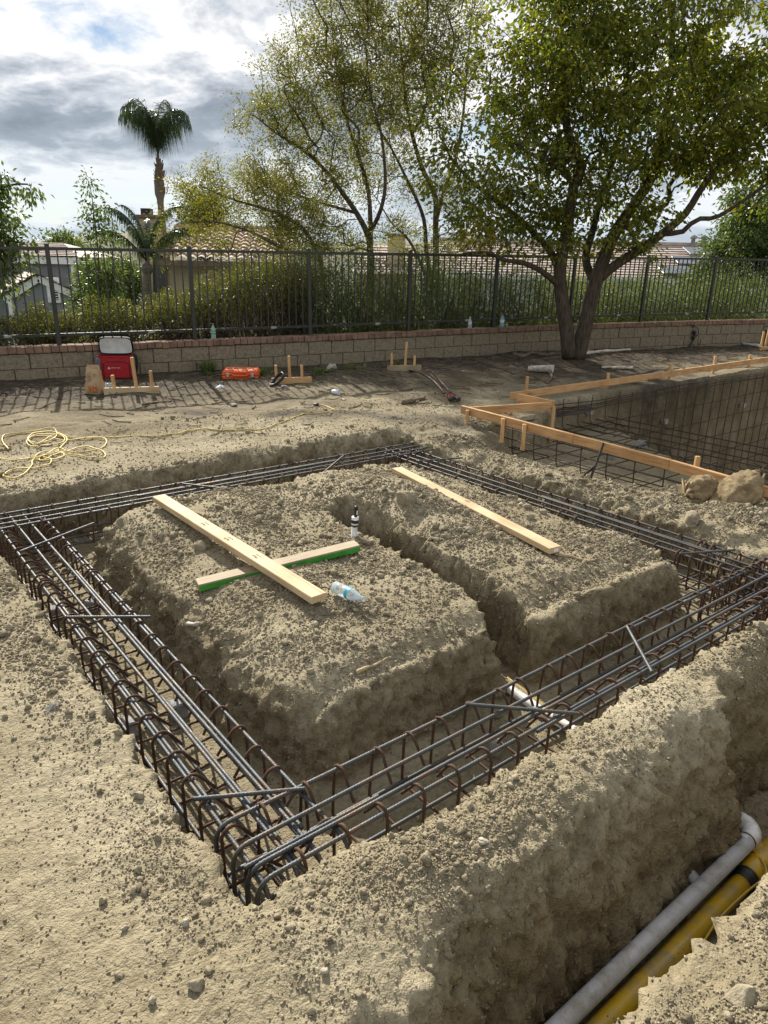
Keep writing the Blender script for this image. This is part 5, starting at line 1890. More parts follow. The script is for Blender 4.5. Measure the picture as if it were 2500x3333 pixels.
stick('pale dead branch lying on the front left of the mound', [(770, 1455), (790, 1447), (815, 1437), (838, 1423)], .011, .004, 'pale_branch', 'branch', 'branch')
stick('smooth pale root lying at the near end of the right plank', [(1205, 1201), (1235, 1205), (1262, 1214), (1285, 1213)], .012, .006, 'pale_branch', 'branch', 'branch')
stick('thick grey branch lying left of the rebar cutter', [(870, 874), (893, 869), (918, 861)], .035, .02, 'root_bark', 'branch', 'branch')
stick('dark straight stick below the first batter board', [(307, 875), (325, 872), (370, 867)], .012, .009, 'dry_twig')
stick('curved root on the dark soil by the white half pipe', [(1184, 805), (1191, 812), (1190, 821), (1180, 829)], .022, .010, 'root_bark', 'root', 'root')
stick('twisting surface root along the wall left of the tree', [(1110, 768), (1130, 773), (1150, 766), (1180, 770), (1205, 768)], .04, .02, 'root_bark', 'root', 'root')
stick('long surface root along the wall right of the tree', [(1262, 763), (1290, 766), (1330, 762), (1380, 757), (1430, 752)], .035, .012, 'root_bark', 'root', 'root')
stick('pale bare root curving from the right end of the front ridge', [(1612, 1590), (1630, 1594), (1645, 1600), (1665, 1604)], .008, .004, 'pale_branch', 'root', 'root', .0)
stick('short broken grey pipe stub lying in the flank of the mound', [(398, 1371), (430, 1376)], .012, .012, 'dirty_white', 'pipe', 'pipe_stub', .05)
stick('long white pipe lying behind the tree along the wall', [(1258, 770), (1300, 766), (1360, 761)], .022, .022, 'dirty_white', 'pipe', 'white_pipe', .03)
stick('short white pipe half buried right of the tree', [(1300, 796), (1330, 797), (1366, 798)], .02, .02, 'dirty_white', 'pipe', 'white_pipe', .01)
stick('white angled pipe by the wall near the right batter board', [(1640, 751), (1612, 748), (1600, 744)], .03, .03, 'white_plastic', 'pipe', 'white_pipe', .02)
# half pipe
a, c = onG(1142, 801), onG(1194, 806)
g = empty('gutter_piece', a.lerp(c, .5), 'split white gutter piece lying on dark soil left of the tree', 'gutter')
ax_ = (c - a).normalized()
sd_ = ax_.cross(Vector((0, 0, 1)))
gv2 = []
for f_ in np.linspace(-.5, .5, 10):
    gv2.append([np.array(ax_ * (f_ * (c - a).length) + sd_ * (.085 * math.cos(t_)) + Vector((0, 0, .08 - .085 * math.sin(t_) + .05 * abs(math.cos(t_)) * f_))) for t_ in np.linspace(-.35, math.pi + .2, 12)])
gv2 = np.array(gv2)
i = np.arange(9)[:, None] * 12
j = np.arange(11)[None]
MB().add(gv2.reshape(-1, 3), np.stack([i + j, i + j + 1, i + 12 + j + 1, i + 12 + j], -1).reshape(-1, 4)).build('gutter', MATS['dirty_white'], g, True)
md = g.children[0].modifiers.new('thick', 'SOLIDIFY'); md.thickness = .006
# cup, scraps
p = onG(725, 852)
g = empty('paper_cup', p + Vector((0, 0, .03)), 'crushed white paper cup lying in the middle of the yard', 'cup')
MB().lathe([(0, -.05), (.026, -.05), (.036, .05), (.033, .05), (.024, -.045)], 16, R=np.array(Euler((rad(90), 0, rad(70))).to_matrix())).build('cup', MATS['label_white'], g, True)
p = onG(475, 838)
rock('crumpled white plastic wrapper behind the first batter board', p, .06, 'label_white', .6, 31, 'plastic_wrapper', 3, 'litter')
rock('scrap of white paper on the yard between cup and cord', onG(742, 862 + 1), .025, 'label_white', .25, 32, 'paper_scrap', 2, 'litter')
rock('white plastic scrap under the black strap', onG(612, 835), .05, 'label_white', .3, 33, 'plastic_scrap', 2, 'litter')
# drip valve assemblies on the wall
for k_, (vx, lab) in enumerate([(1497, 'black drip irrigation valve with coiled tube hanging on the wall'), (1653, 'black irrigation valve and tubing by the wall at the right edge')]):
    d_ = sight(vx, 733)
    y_ = 15.5
    for _ in range(20):
        y_ = float(wall_y(d_[0] / d_[1] * y_)) - .16
    x_ = d_[0] / d_[1] * y_
    zb = gz(x_, y_)
    g = empty('irrigation_valve', (x_, y_ - .02, zb), lab, 'valve', 'irrigation valves on the wall')
    MB().lathe([(0, .15), (.03, .15), (.035, .20), (.022, .22), (.022, .27), (.04, .28), (.04, .33), (0, .34)], 12).build('valve_body', MATS['black_plastic'], g, True)
    MB().tube(smooth_path([(0, 0, .15), (-.03, .0, .07), (-.08, -.02, .0)], 5), .014, 8).build('riser', MATS['black_plastic'], g, True)
    MB().tube(np.array([(.0 + .11 * math.cos(t_) - .02, .02, .30 + .12 * math.sin(t_)) for t_ in np.linspace(0, 6.28, 26)]), .008, 6).tube(np.array([(.07 + .09 * math.cos(t_), .0, .12 + .12 * math.sin(t_)) for t_ in np.linspace(1.6, 6.5, 22)]), .008, 6).build('tube_coil', MATS['black_plastic'], g, True)
# twigs and leaf litter lying on the yard
tw = MB()
n_t = 0
while n_t < 1500:
    x_ = rng.uniform(-6, 8.5)
    y_ = wall_y(x_) - rng.gamma(2.0, 1.0) - .12
    u_, v_2 = uvof(x_, y_)
    if v_2 < 5.9 or (u_ > 6.5 and v_2 < 6.1):
        continue
    L_ = rng.uniform(.04, .22) * (1.4 if rng.random() < .15 else 1)
    a_ = rng.uniform(0, 6.28)
    P = []
    for f_ in np.linspace(-.5, .5, 4):
        xx, yy = x_ + L_ * f_ * math.cos(a_) + rng.normal(0, .006), y_ + L_ * f_ * math.sin(a_) + rng.normal(0, .006)
        P.append((xx, yy, gz(xx, yy) + .004 + abs(f_) * rng.uniform(0, .03)))
    tw.tube(np.array(P), rng.uniform(.0018, .0065), 4, False)
    n_t += 1
tag(tw.build('twigs', MATS['dry_twig'], None), 'dry twigs and rootlets strewn over the upper yard', 'twigs', kind='stuff')
# weeds
leaf_mat('weed_leaf', [(0, (.05, .085, .02)), (.6, (.09, .13, .03)), (1, (.16, .17, .06))], .3)


def weed(label, p, n, h, spread, m='weed_leaf'):
    mb = MB()
    for _ in range(n):
        a_ = rng.uniform(0, 6.28)
        r_ = spread * rng.random() ** .7
        b0 = np.array([r_ * .5 * math.cos(a_), r_ * .5 * math.sin(a_), -.01])
        L_ = h * rng.uniform(.5, 1.1)
        o_ = rng.uniform(.2, .9)
        d2 = np.array([math.cos(a_) * o_, math.sin(a_) * o_, 1]); d2 /= np.linalg.norm(d2)
        s_ = np.cross(d2, [0, 0, 1.0]); s_ /= np.linalg.norm(s_) + 1e-6
        mid_, tip_ = b0 + d2 * L_ * .55, b0 + d2 * L_ + np.array([math.cos(a_), math.sin(a_), -.7]) * L_ * .3 * o_
        w2 = .005 * (1 + rng.random())
        mb.add([b0 - s_ * w2, b0 + s_ * w2, mid_ + s_ * w2 * .8, mid_ - s_ * w2 * .8, tip_], [[0, 1, 2, 3]], [[3, 2, 4]])
    o = mb.build('weed_tuft', MATS[m], None)
    o.location = p
    return tag(o, label, 'weed')


weed('green weed tuft growing right of the red cooler', onG(450, 803), 90, .26, .16)
weed('small bright weed tuft between cooler and orange case', onG(585 - 0, 1218 / 1.507) if False else onG(396, 805), 50, .16, .10) if False else weed('small bright weed tuft left of the orange case', onG(588 / 1.0 if False else 452, 812), 40, .13, .10)
weed('spreading weed tuft behind the orange case', onG(560, 808), 110, .14, .40)
weed('bright grassy tuft right of the strapped batter board', onG(690, 806), 120, .12, .32)
weed('low weeds at the foot of the wall behind the grey rock', onG(760, 797), 90, .10, .4)
weed('weeds at the base of the wall behind the last batter board', onG(860, 790), 70, .12, .35)
# ------------------------------------------------------------------ vegetation
mat('bark_grey', (.100, .080, .060), (.048, .038, .030), rough=.95, scale=14, bump=1.0, bscale=42, stretch=(2.2, 2.2, .45), spec=.1)
mat('bark_dark', (.13, .10, .078), (.070, .054, .043), rough=.95, scale=10, bump=.5, bscale=60, spec=.1)
mat('palm_trunk', (.20, .165, .13), (.10, .082, .066), rough=.95, scale=8, stretch=(1, 1, 6), bump=.6, bscale=20)
leaf_mat('camphor_leaf', [(0, (.070, .098, .016)), (.45, (.125, .155, .022)), (.85, (.215, .220, .030)), (.985, (.26, .24, .035)), (1, (.22, .12, .03))], .50, .36)
leaf_mat('yellowing_leaf', [(0, (.11, .12, .02)), (.5, (.22, .19, .03)), (1, (.36, .26, .04))], .45, .45)
leaf_mat('wispy_leaf', [(0, (.095, .120, .028)), (.5, (.165, .175, .042)), (.85, (.235, .215, .06)), (1, (.28, .19, .07))], .40, .5)
leaf_mat('lime_leaf', [(0, (.105, .125, .022)), (.5, (.175, .175, .032)), (1, (.30, .25, .05))], .45, .5)
leaf_mat('shrub_leaf', [(0, (.045, .075, .022)), (.5, (.080, .115, .034)), (.9, (.130, .155, .050)), (1, (.22, .20, .08))], .35, .45)
leaf_mat('hedge_leaf', [(0, (.045, .060, .020)), (.6, (.10, .115, .032)), (1, (.22, .18, .05))], .35, .45)
leaf_mat('dark_leaf', [(0, (.022, .038, .016)), (.6, (.045, .068, .026)), (1, (.08, .10, .035))], .3, .4)
leaf_mat('fresh_leaf', [(0, (.05, .085, .026)), (.6, (.085, .125, .038)), (1, (.14, .17, .06))], .4, .4)
leaf_mat('palm_leaf', [(0, (.030, .055, .028)), (.7, (.055, .085, .045)), (1, (.09, .12, .065))], .25, .4)


def leaves(mb, P, D, L_, W_, fold=.25):
    """Leaf blades: two triangles each, folded along the midrib."""
    n = len(P)
    D = D / (np.linalg.norm(D, axis=1)[:, None] + 1e-9)
    A = np.cross(D, rng.normal(size=(n, 3)))
    A /= np.linalg.norm(A, axis=1)[:, None] + 1e-9
    Nn = np.cross(D, A)
    L_ = L_[:, None]
    W_ = W_[:, None]
    b0 = P
    lf = P + D * L_ * .45 + A * W_ / 2 + Nn * W_ * fold
    rt = P + D * L_ * .45 - A * W_ / 2 + Nn * W_ * fold
    tp = P + D * L_
    V = np.stack([b0, lf, tp, rt], 1).reshape(-1, 3)
    i = np.arange(n)[:, None] * 4
    mb.add(V, np.vstack([i + np.array([[0, 2, 1]]), i + np.array([[0, 3, 2]])]))
    return mb


def grow(mains, targets, twig=.0045, expo=.46, bend=.35, rmax=None):
    """Branches grow from hand-laid limbs out to every target; returns list of (path, radii)."""
    pos_, par = [], []
    rad_fix = []
    for P, r0, r1, parent in mains:
        Pr = resample(smooth_path(P, 6), .16)
        st = len(pos_)
        rr = np.linspace(r0, r1, len(Pr))
        for k_, q_ in enumerate(Pr):
            pos_.append(q_)
            par.append(st + k_ - 1 if k_ else parent if parent is not None else -1)
            rad_fix.append(rr[k_])
    nm = len(pos_)
    root_p = pos_[0]
    order = np.argsort(np.linalg.norm(targets - root_p, axis=1) + rng.normal(0, .3, len(targets)))
    chains = []
    arr = np.zeros((nm + len(targets) * 14, 3))
    arr[:nm] = pos_
    n = nm
    dfr = np.zeros(len(arr))
    dfr[:nm] = np.linalg.norm(arr[:nm] - root_p, axis=1)
    for ti in order:
        t_ = targets[ti]
        dv = np.linalg.norm(arr[:n] - t_, axis=1)
        cost = dv + .22 * dfr[:n] + .5 * np.maximum(arr[:n, 2] - t_[2], 0)
        k0 = int(np.argmin(cost))
        a = arr[k0]
        d = dv[k0]
        if d < .05:
            continue
        pk_ = par[k0]
        hd = (a - arr[pk_]) if pk_ >= 0 else np.array([0, 0, 1.0])
        hd = hd / (np.linalg.norm(hd) + 1e-9)
        c = a + hd * d * bend + np.array([0, 0, .10 * d]) + rng.normal(0, .05 * d, 3)
        m = int(np.clip(d / .18, 2, 12))
        f_ = np.linspace(0, 1, m + 1)[1:, None]
        Q_ = (1 - f_) ** 2 * a + 2 * f_ * (1 - f_) * c + f_ ** 2 * t_
        ids = [k0]
        for q_ in Q_:
            arr[n] = q_
            dfr[n] = dfr[ids[-1]] + d / m
            par.append(ids[-1])
            ids.append(n)
            n += 1
        chains.append(ids)
    w = np.zeros(n)
    for ids in chains:
        w[ids[-1]] += 1
    for k_ in range(n - 1, -1, -1):
        if par[k_] >= 0:
            w[par[k_]] += w[k_]
    r = twig * np.maximum(w, 1) ** expo
    r[:nm] = np.maximum(rad_fix, 0)
    out = []
    i0 = 0
    for P, r0, r1, parent in mains:
        ln = len(resample(smooth_path(P, 6), .16))
        out.append((arr[i0:i0 + ln], r[i0:i0 + ln], True))
        i0 += ln
    for ids in chains:
        rr = r[ids].copy()
        rr[0] = min(rr[0], rr[1] * 1.15)
        rr = np.minimum.accumulate(rr)
        out.append((arr[ids], rr, False))
    return out


def blob_points(blobs, n):
    """Random places inside a union of ellipsoids (vx, vy, rx, ry in view units; Y, depth in metres)."""
    vol = np.array([b_[2] * b_[3] * b_[5] * (b_[6] if len(b_) > 6 else 1) for b_ in blobs], float)
    cnt = np.maximum(1, (vol / vol.sum() * n).astype(int))
    out = []
    for b_, c in zip(blobs, cnt):
        vx, vy, rx, ry, Y, dp = b_[:6]
        c0 = np.array(at(vx, vy, Y))
        k_ = 1.507 / F_PX * Y
        q_ = rng.normal(size=(c, 3))
        q_ /= np.linalg.norm(q_, axis=1)[:, None]
        q_ *= rng.random((c, 1)) ** .42
        out.append(c0 + q_ * np.array([rx * k_, dp, ry * k_]))
    return np.vstack(out)


def tree(name, label, base, limbs, blobs, n_t, per, leaf, bark, lsize, lw, spread, droop=.5, group=None, cat='tree', twig=.0045, expo=.46, sub=None, sides=8, up=0.0, bend=.35):
    g = empty(name, base, label, cat, group)
    o0 = np.array(base)
    mains = []
    for P, r0, r1 in limbs:
        mains.append((np.array(P), r0, r1, None))
    T_ = blob_points(blobs, n_t)
    sk = grow(mains, T_, twig, expo, bend)
    mt_, mb_ = MB(), MB()
    tips = []
    for P, rr, main in sk:
        if main:
            th_n = 14
            P2 = P
            mt_.tube(P2 - o0, rr, th_n)
        else:
            mb_.tube(P - o0, rr, 5 if rr[0] < .02 else 8, False)
            tips.append(P)
    mt_.build('trunk', MATS[bark], g, True)
    mb_.build('limbs', MATS[bark], g, True)
    LP, LD, = [], []
    for P in tips:
        m = per
        e_ = P[-1]
        back = P[max(0, len(P) - 4)]
        f_ = rng.random(m)[:, None] ** .6
        c = back + (e_ - back) * (.25 + f_ * .85)
        o_ = rng.normal(0, spread, (m, 3)) * np.array([1, 1, .75])
        dirn = (e_ - back) / (np.linalg.norm(e_ - back) + 1e-6)
        d = dirn * .5 + o_ / (spread + 1e-6) * .55 + np.array([0, 0, -droop + up]) + rng.normal(0, .35, (m, 3))
        LP.append(c + o_)
        LD.append(d)
    LP, LD = np.vstack(LP), np.vstack(LD)
    n = len(LP)
    sz = lsize * rng.uniform(.65, 1.2, n)
    if sub:      # a region of the crown with leaves of another tone
        m_, vx0, vx1, vy0, vy1, leaf2 = sub
        V = LP - np.array([0, 0, CAM_H])
        a_ = V[:, 1] * _cp - V[:, 2] * _sp
        px = (1250 + F_PX * V[:, 0] / a_) / 1.507
        py = (1666.5 - F_PX * (V[:, 1] * _sp + V[:, 2] * _cp) / a_) / 1.507
        s2 = (px > vx0) & (px < vx1) & (py > vy0) & (py < vy1) & (rng.random(n) < m_)
        leaves(MB(), LP[s2] - o0, LD[s2], sz[s2], sz[s2] * lw).build('yellow_leaves', MATS[leaf2], g)
        LP, LD, sz = LP[~s2], LD[~s2], sz[~s2]
    leaves(MB(), LP - o0, LD, sz, sz * lw).build('crown', MATS[leaf], g)
    return g


def vp(Y, *pts):
    """Limb through view points; each (vx, vy[, dY])."""
    return [np.array(at(p_[0], p_[1], Y + (p_[2] if len(p_) > 2 else 0))) for p_ in pts]


# --- the big tree in the yard
Y = 13.05
b0 = onG(1236, 776)
Y = b0.y
bp_ = np.array([b0.x, b0.y, b0.z - .12])
L1 = vp(Y, (1230, 772), (1222, 700), (1213, 640), (1209, 590), (1215, 545), (1224, 500), (1233, 440), (1240, 400), (1258, 365), (1246, 335), (1226, 285), (1222, 230), (1222, 150), (1212, 60), (1205, -40))
L2 = vp(Y + .05, (1246, 776), (1262, 710), (1274, 650), (1288, 607), (1302, 565), (1330, 500, .2), (1378, 430, .3), (1410, 378, .3), (1430, 320, .2), (1437, 260, .2), (1450, 170, .2), (1452, 60, .3), (1455, -60, .3))
L3 = vp(Y + .05, (1288, 607), (1330, 572, -.1), (1380, 540, -.2), (1430, 505, -.3), (1480, 462, -.3), (1520, 400, -.4), (1580, 330, -.4), (1650, 270, -.5), (1720, 210, -.5))
L4 = vp(Y, (1430, 505, -.3), (1475, 500, -.4), (1503, 474, -.5), (1545, 470, -.5), (1592, 442, -.5), (1659, 396, -.6), (1720, 350, -.6))
L5 = vp(Y, (1211, 620), (1170, 586, -.2), (1127, 567, -.3), (1084, 561, -.4), (1055, 545, -.5), (1000, 548, -.6))
L6 = vp(Y, (1209, 590), (1190, 545, .2), (1150, 500, .3), (1100, 455, .4), (1040, 410, .5), (980, 350, .6), (955, 300, .7))
L7 = vp(Y, (1240, 400), (1195, 350, -.2), (1140, 330, -.3), (1090, 290, -.4))
L8 = vp(Y, (1285, 612), (1265, 560, .5), (1280, 500, .8), (1300, 420, 1.0), (1330, 330, 1.2), (1350, 220, 1.3), (1360, 80, 1.4))
L9 = vp(Y, (1330, 500, .2), (1440, 440, .6), (1445, 400, .7), (1500, 340, 1.0), (1560, 260, 1.2), (1600, 150, 1.3))
limbs = [(L1, .130, .026), (L2, .140, .024), (L3, .085, .022), (L4, .045, .014), (L5, .055, .018), (L6, .065, .018), (L7, .045, .016), (L8, .075, .02), (L9, .05, .018)]
D_ = 1.7
blobs = [(1150, 110, 120, 130, Y, D_), (1300, 60, 150, 130, Y, D_), (1450, 80, 140, 140, Y, D_), (1600, 130, 120, 150, Y, D_), (1730, 240, 130, 190, Y, D_),
         (955, 255, 62, 75, Y + .3, 1.0), (960, 385, 72, 75, Y + .2, 1.0), (1050, 430, 80, 75, Y, 1.2), (1105, 320, 100, 100, Y, 1.5), (1200, 240, 120, 110, Y, D_), (1350, 240, 130, 120, Y, D_),
         (1500, 250, 130, 110, Y, D_), (1620, 330, 110, 80, Y, 1.4), (1500, 370, 100, 60, Y, 1.3), (1380, 370, 100, 80, Y, 1.5), (1250, 390, 90, 80, Y, 1.5), (1150, 420, 90, 75, Y, 1.4),
         (1075, 505, 85, 50, Y, 1.0), (1015, 525, 42, 30, Y - .3, .6), (1190, 495, 90, 55, Y, 1.2), (1290, 490, 90, 65, Y, 1.2), (1400, 460, 70, 55, Y, 1.1), (1390, 520, 60, 30, Y - .2, .7), (1290, 540, 55, 25, Y, .7), (1150, 545, 55, 25, Y, .8), (1300, -120, 260, 120, Y, 1.8)]
tree('camphor_tree', 'large leafy green tree with a forked grey trunk standing before the garden wall', bp_, limbs, blobs, 860, 60, 'camphor_leaf', 'bark_grey', .098, .50, .125, droop=.75, twig=.0040, expo=.42,
     sub=(.75, 985, 1065, 478, 570, 'yellowing_leaf'))

# --- wispy trees beyond the fence
Y = 16.5
W1 = vp(Y, (802, 640), (800, 560), (795, 510), (770, 460), (735, 410), (700, 365), (650, 320), (600, 290), (550, 250))
W2 = vp(Y, (800, 560), (800, 480), (795, 410, .3), (775, 340, .4), (752, 270, .5), (738, 200, .5), (722, 110, .5), (715, 20, .5))
W3_ = vp(Y, (795, 510), (820, 460, -.3), (832, 400, -.3), (825, 300, -.3), (800, 200, -.4), (790, 100, -.4))
W4 = vp(Y, (770, 460), (700, 440, .4), (640, 420, .5), (590, 400, .6), (545, 390, .6))
blobs = [(560, 250, 62, 55, Y, .9), (610, 200, 70, 90, Y, 1.1), (640, 320, 90, 90, Y, 1.1), (700, 110, 85, 110, Y, 1.2), (760, 60, 90, 110, Y, 1.2), (720, 250, 100, 100, Y, 1.2), (800, 200, 80, 120, Y, 1.2), (560, 400, 60, 60, Y, .9), (640, 430, 80, 60, Y, 1.0), (740, 380, 80, 80, Y, 1.0), (740, -60, 120, 90, Y, 1.2)]
tree('wispy_tree', 'tall wispy tree with thin upswept branches spreading to the left behind the fence', np.array(at(802, 640, Y)), [(W1, .085, .012), (W2, .060, .010), (W3_, .05, .009), (W4, .035, .009)], blobs + [(620, 500, 90, 45, Y, .9), (730, 520, 80, 35, Y, .9), (830, 500, 50, 40, Y, .8)], 760, 72, 'wispy_leaf', 'bark_dark', .062, .42, .11, droop=.1, group=None, twig=.0046, expo=.42, bend=.5)
Y = 17.5
W1 = vp(Y, (945, 640), (942, 560), (941, 480), (940, 425), (915, 370), (898, 320), (880, 240), (868, 140), (860, 20))
W2 = vp(Y, (938, 640), (922, 550), (918, 490), (908, 450), (880, 390), (845, 320), (820, 280), (800, 230))
W3_ = vp(Y, (941, 480), (960, 410, .3), (985, 340, .4), (1000, 250, .4), (1010, 130, .4), (1020, 10, .4))
W4 = vp(Y, (940, 640), (900, 550, -.4), (880, 515, -.4), (845, 480, -.4), (815, 430, -.4))
blobs = [(850, 120, 90, 130, Y, 1.3), (900, 50, 90, 100, Y, 1.3), (980, 60, 80, 90, Y, 1.3), (880, 260, 80, 90, Y, 1.3), (820, 360, 70, 70, Y, 1.1), (930, 180, 80, 90, Y, 1.2), (1000, 170, 60, 80, Y, 1.1), (920, 400, 50, 60, Y, .8), (1000, 400, 50, 80, Y, .9), (930, -60, 150, 80, Y, 1.3)]
tree('wispy_tree', 'wispy brownish tree with dark slender stems rising just left of the big tree', np.array(at(942, 640, Y)), [(W1, .085, .012), (W2, .065, .011), (W3_, .05, .010), (W4, .05, .010)], blobs + [(880, 500, 55, 50, Y, .8), (990, 500, 60, 50, Y, .9), (930, 520, 60, 30, Y, .8)], 640, 72, 'wispy_leaf', 'bark_dark', .062, .42, .11, droop=.1, twig=.0046, expo=.42, bend=.5)
Y = 15.6
W1 = vp(Y, (705, 640), (690, 560), (660, 500), (620, 470), (570, 450), (500, 430), (430, 400))
W2 = vp(Y, (690, 560), (620, 540, -.3), (540, 500, -.4), (470, 480, -.4), (410, 480, -.4))
blobs = [(415, 405, 45, 45, Y, .6), (470, 385, 42, 40, Y, .6), (540, 370, 40, 40, Y, .6), (440, 465, 50, 50, Y, .7), (520, 440, 60, 50, Y, .7), (600, 420, 60, 60, Y, .8), (590, 490, 70, 40, Y, .7), (680, 480, 60, 60, Y, .7), (400, 510, 40, 40, Y, .6), (640, 540, 60, 30, Y, .6), (490, 520, 50, 35, Y, .6), (352, 505, 26, 42, Y, .35), (345, 560, 22, 30, Y, .3)]
tree('pepper_tree', 'low yellow green feathery tree in front of the tan house roof', np.array(at(705, 640, Y)), [(W1, .06, .010), (W2, .045, .010)], blobs, 330, 70, 'lime_leaf', 'bark_dark', .052, .42, .10, droop=.2, twig=.0032, expo=.42, bend=.5)
Y = 12.4
W1 = vp(Y, (-90, 800), (-80, 600), (-60, 500), (-30, 430), (20, 400), (60, 398))
W2 = vp(Y, (-80, 600), (-30, 540), (20, 520), (60, 530))
blobs = [(12, 398, 38, 32, Y, .5), (62, 408, 34, 16, Y, .3), (10, 470, 50, 35, Y, .6), (50, 530, 38, 25, Y, .4), (15, 560, 40, 35, Y, .5), (-60, 480, 55, 130, Y, .8), (-5, 620, 30, 40, Y, .4)]
tree('leafy_tree', 'dark green tree with drooping leaves reaching in over the fence at the left edge', np.array(at(-90, 800, Y)), [(W1, .08, .012), (W2, .05, .010)], blobs, 120, 40, 'fresh_leaf', 'bark_dark', .105, .42, .11, droop=.9, twig=.0035)
Y = 13.8
W1 = vp(Y, (222, 700), (216, 620), (212, 540), (205, 480), (198, 420), (190, 390))
W2 = vp(Y, (228, 700), (242, 600), (244, 520), (240, 450))
blobs = [(193, 415, 16, 30, Y, .25), (195, 470, 24, 25, Y, .3), (238, 462, 20, 28, Y, .3), (215, 510, 36, 25, Y, .3), (200, 580, 34, 40, Y, .35), (240, 590, 30, 50, Y, .35), (225, 640, 40, 30, Y, .35)]
tree('sapling', 'slender sapling with airy pale green leaves between the grey house and the palm', np.array(at(224, 700, Y)), [(W1, .018, .006), (W2, .014, .005)], blobs, 75, 34, 'fresh_leaf', 'bark_dark', .085, .45, .09, droop=.8, twig=.003)
Y = 24.0
W1 = vp(Y, (1630, 680), (1625, 600), (1620, 520), (1615, 440))
blobs = [(1615, 455, 50, 60, Y, 1.2), (1590, 520, 60, 50, Y, 1.4), (1650, 520, 60, 70, Y, 1.4), (1550, 560, 40, 40, Y, 1.0), (1640, 600, 60, 40, Y, 1.2), (1540, 610, 60, 40, Y, 1.2)]
tree('leafy_tree', 'bushy green tree beyond the fence at the right edge', np.array(at(1630, 680, Y)), [(W1, .12, .03)], blobs, 330, 60, 'fresh_leaf', 'bark_dark', .13, .45, .17, droop=.6, twig=.006)
Y = 23.0
W1 = vp(Y, (270, 760), (268, 680), (262, 620), (255, 570))
blobs = [(205, 600, 34, 40, Y, .9), (250, 590, 34, 45, Y, .9), (285, 620, 30, 50, Y, .9), (215, 650, 50, 35, Y, 1.0)]
tree('leafy_tree', 'round mid green tree beyond the hedge between grey house and tan house', np.array(at(270, 760, Y)), [(W1, .10, .03)], blobs, 170, 60, 'fresh_leaf', 'bark_dark', .11, .45, .15, droop=.5, twig=.005)
Y = 45.0
for k_, (vx, vy, rx, ry, lab) in enumerate([(445, 440, 38, 55, 'dark pine rising behind the tan house roof'), (135, 535, 30, 25, 'pale round tree far off below the hills'), (1010, 560, 40, 30, 'dark bushy tree far behind the wispy trees'), (1500, 590, 70, 30, 'dark green tree in front of the solar panel house')]):
    W1 = vp(Y, (vx, vy + 230), (vx, vy + 60), (vx, vy))
    tree('distant_tree', lab, np.array(at(vx, vy + 230, Y)), [(W1, .2, .05)], [(vx, vy, rx, ry, Y, 1.8), (vx - rx * .4, vy + ry, rx, ry, Y, 1.8), (vx + rx * .3, vy + ry * 1.2, rx, ry, Y, 1.8)], 150, 50, 'dark_leaf' if k_ != 1 else 'fresh_leaf', 'bark_dark', .20, .5, .30, droop=.2, group='trees far beyond the fence', twig=.01)

# --- palms


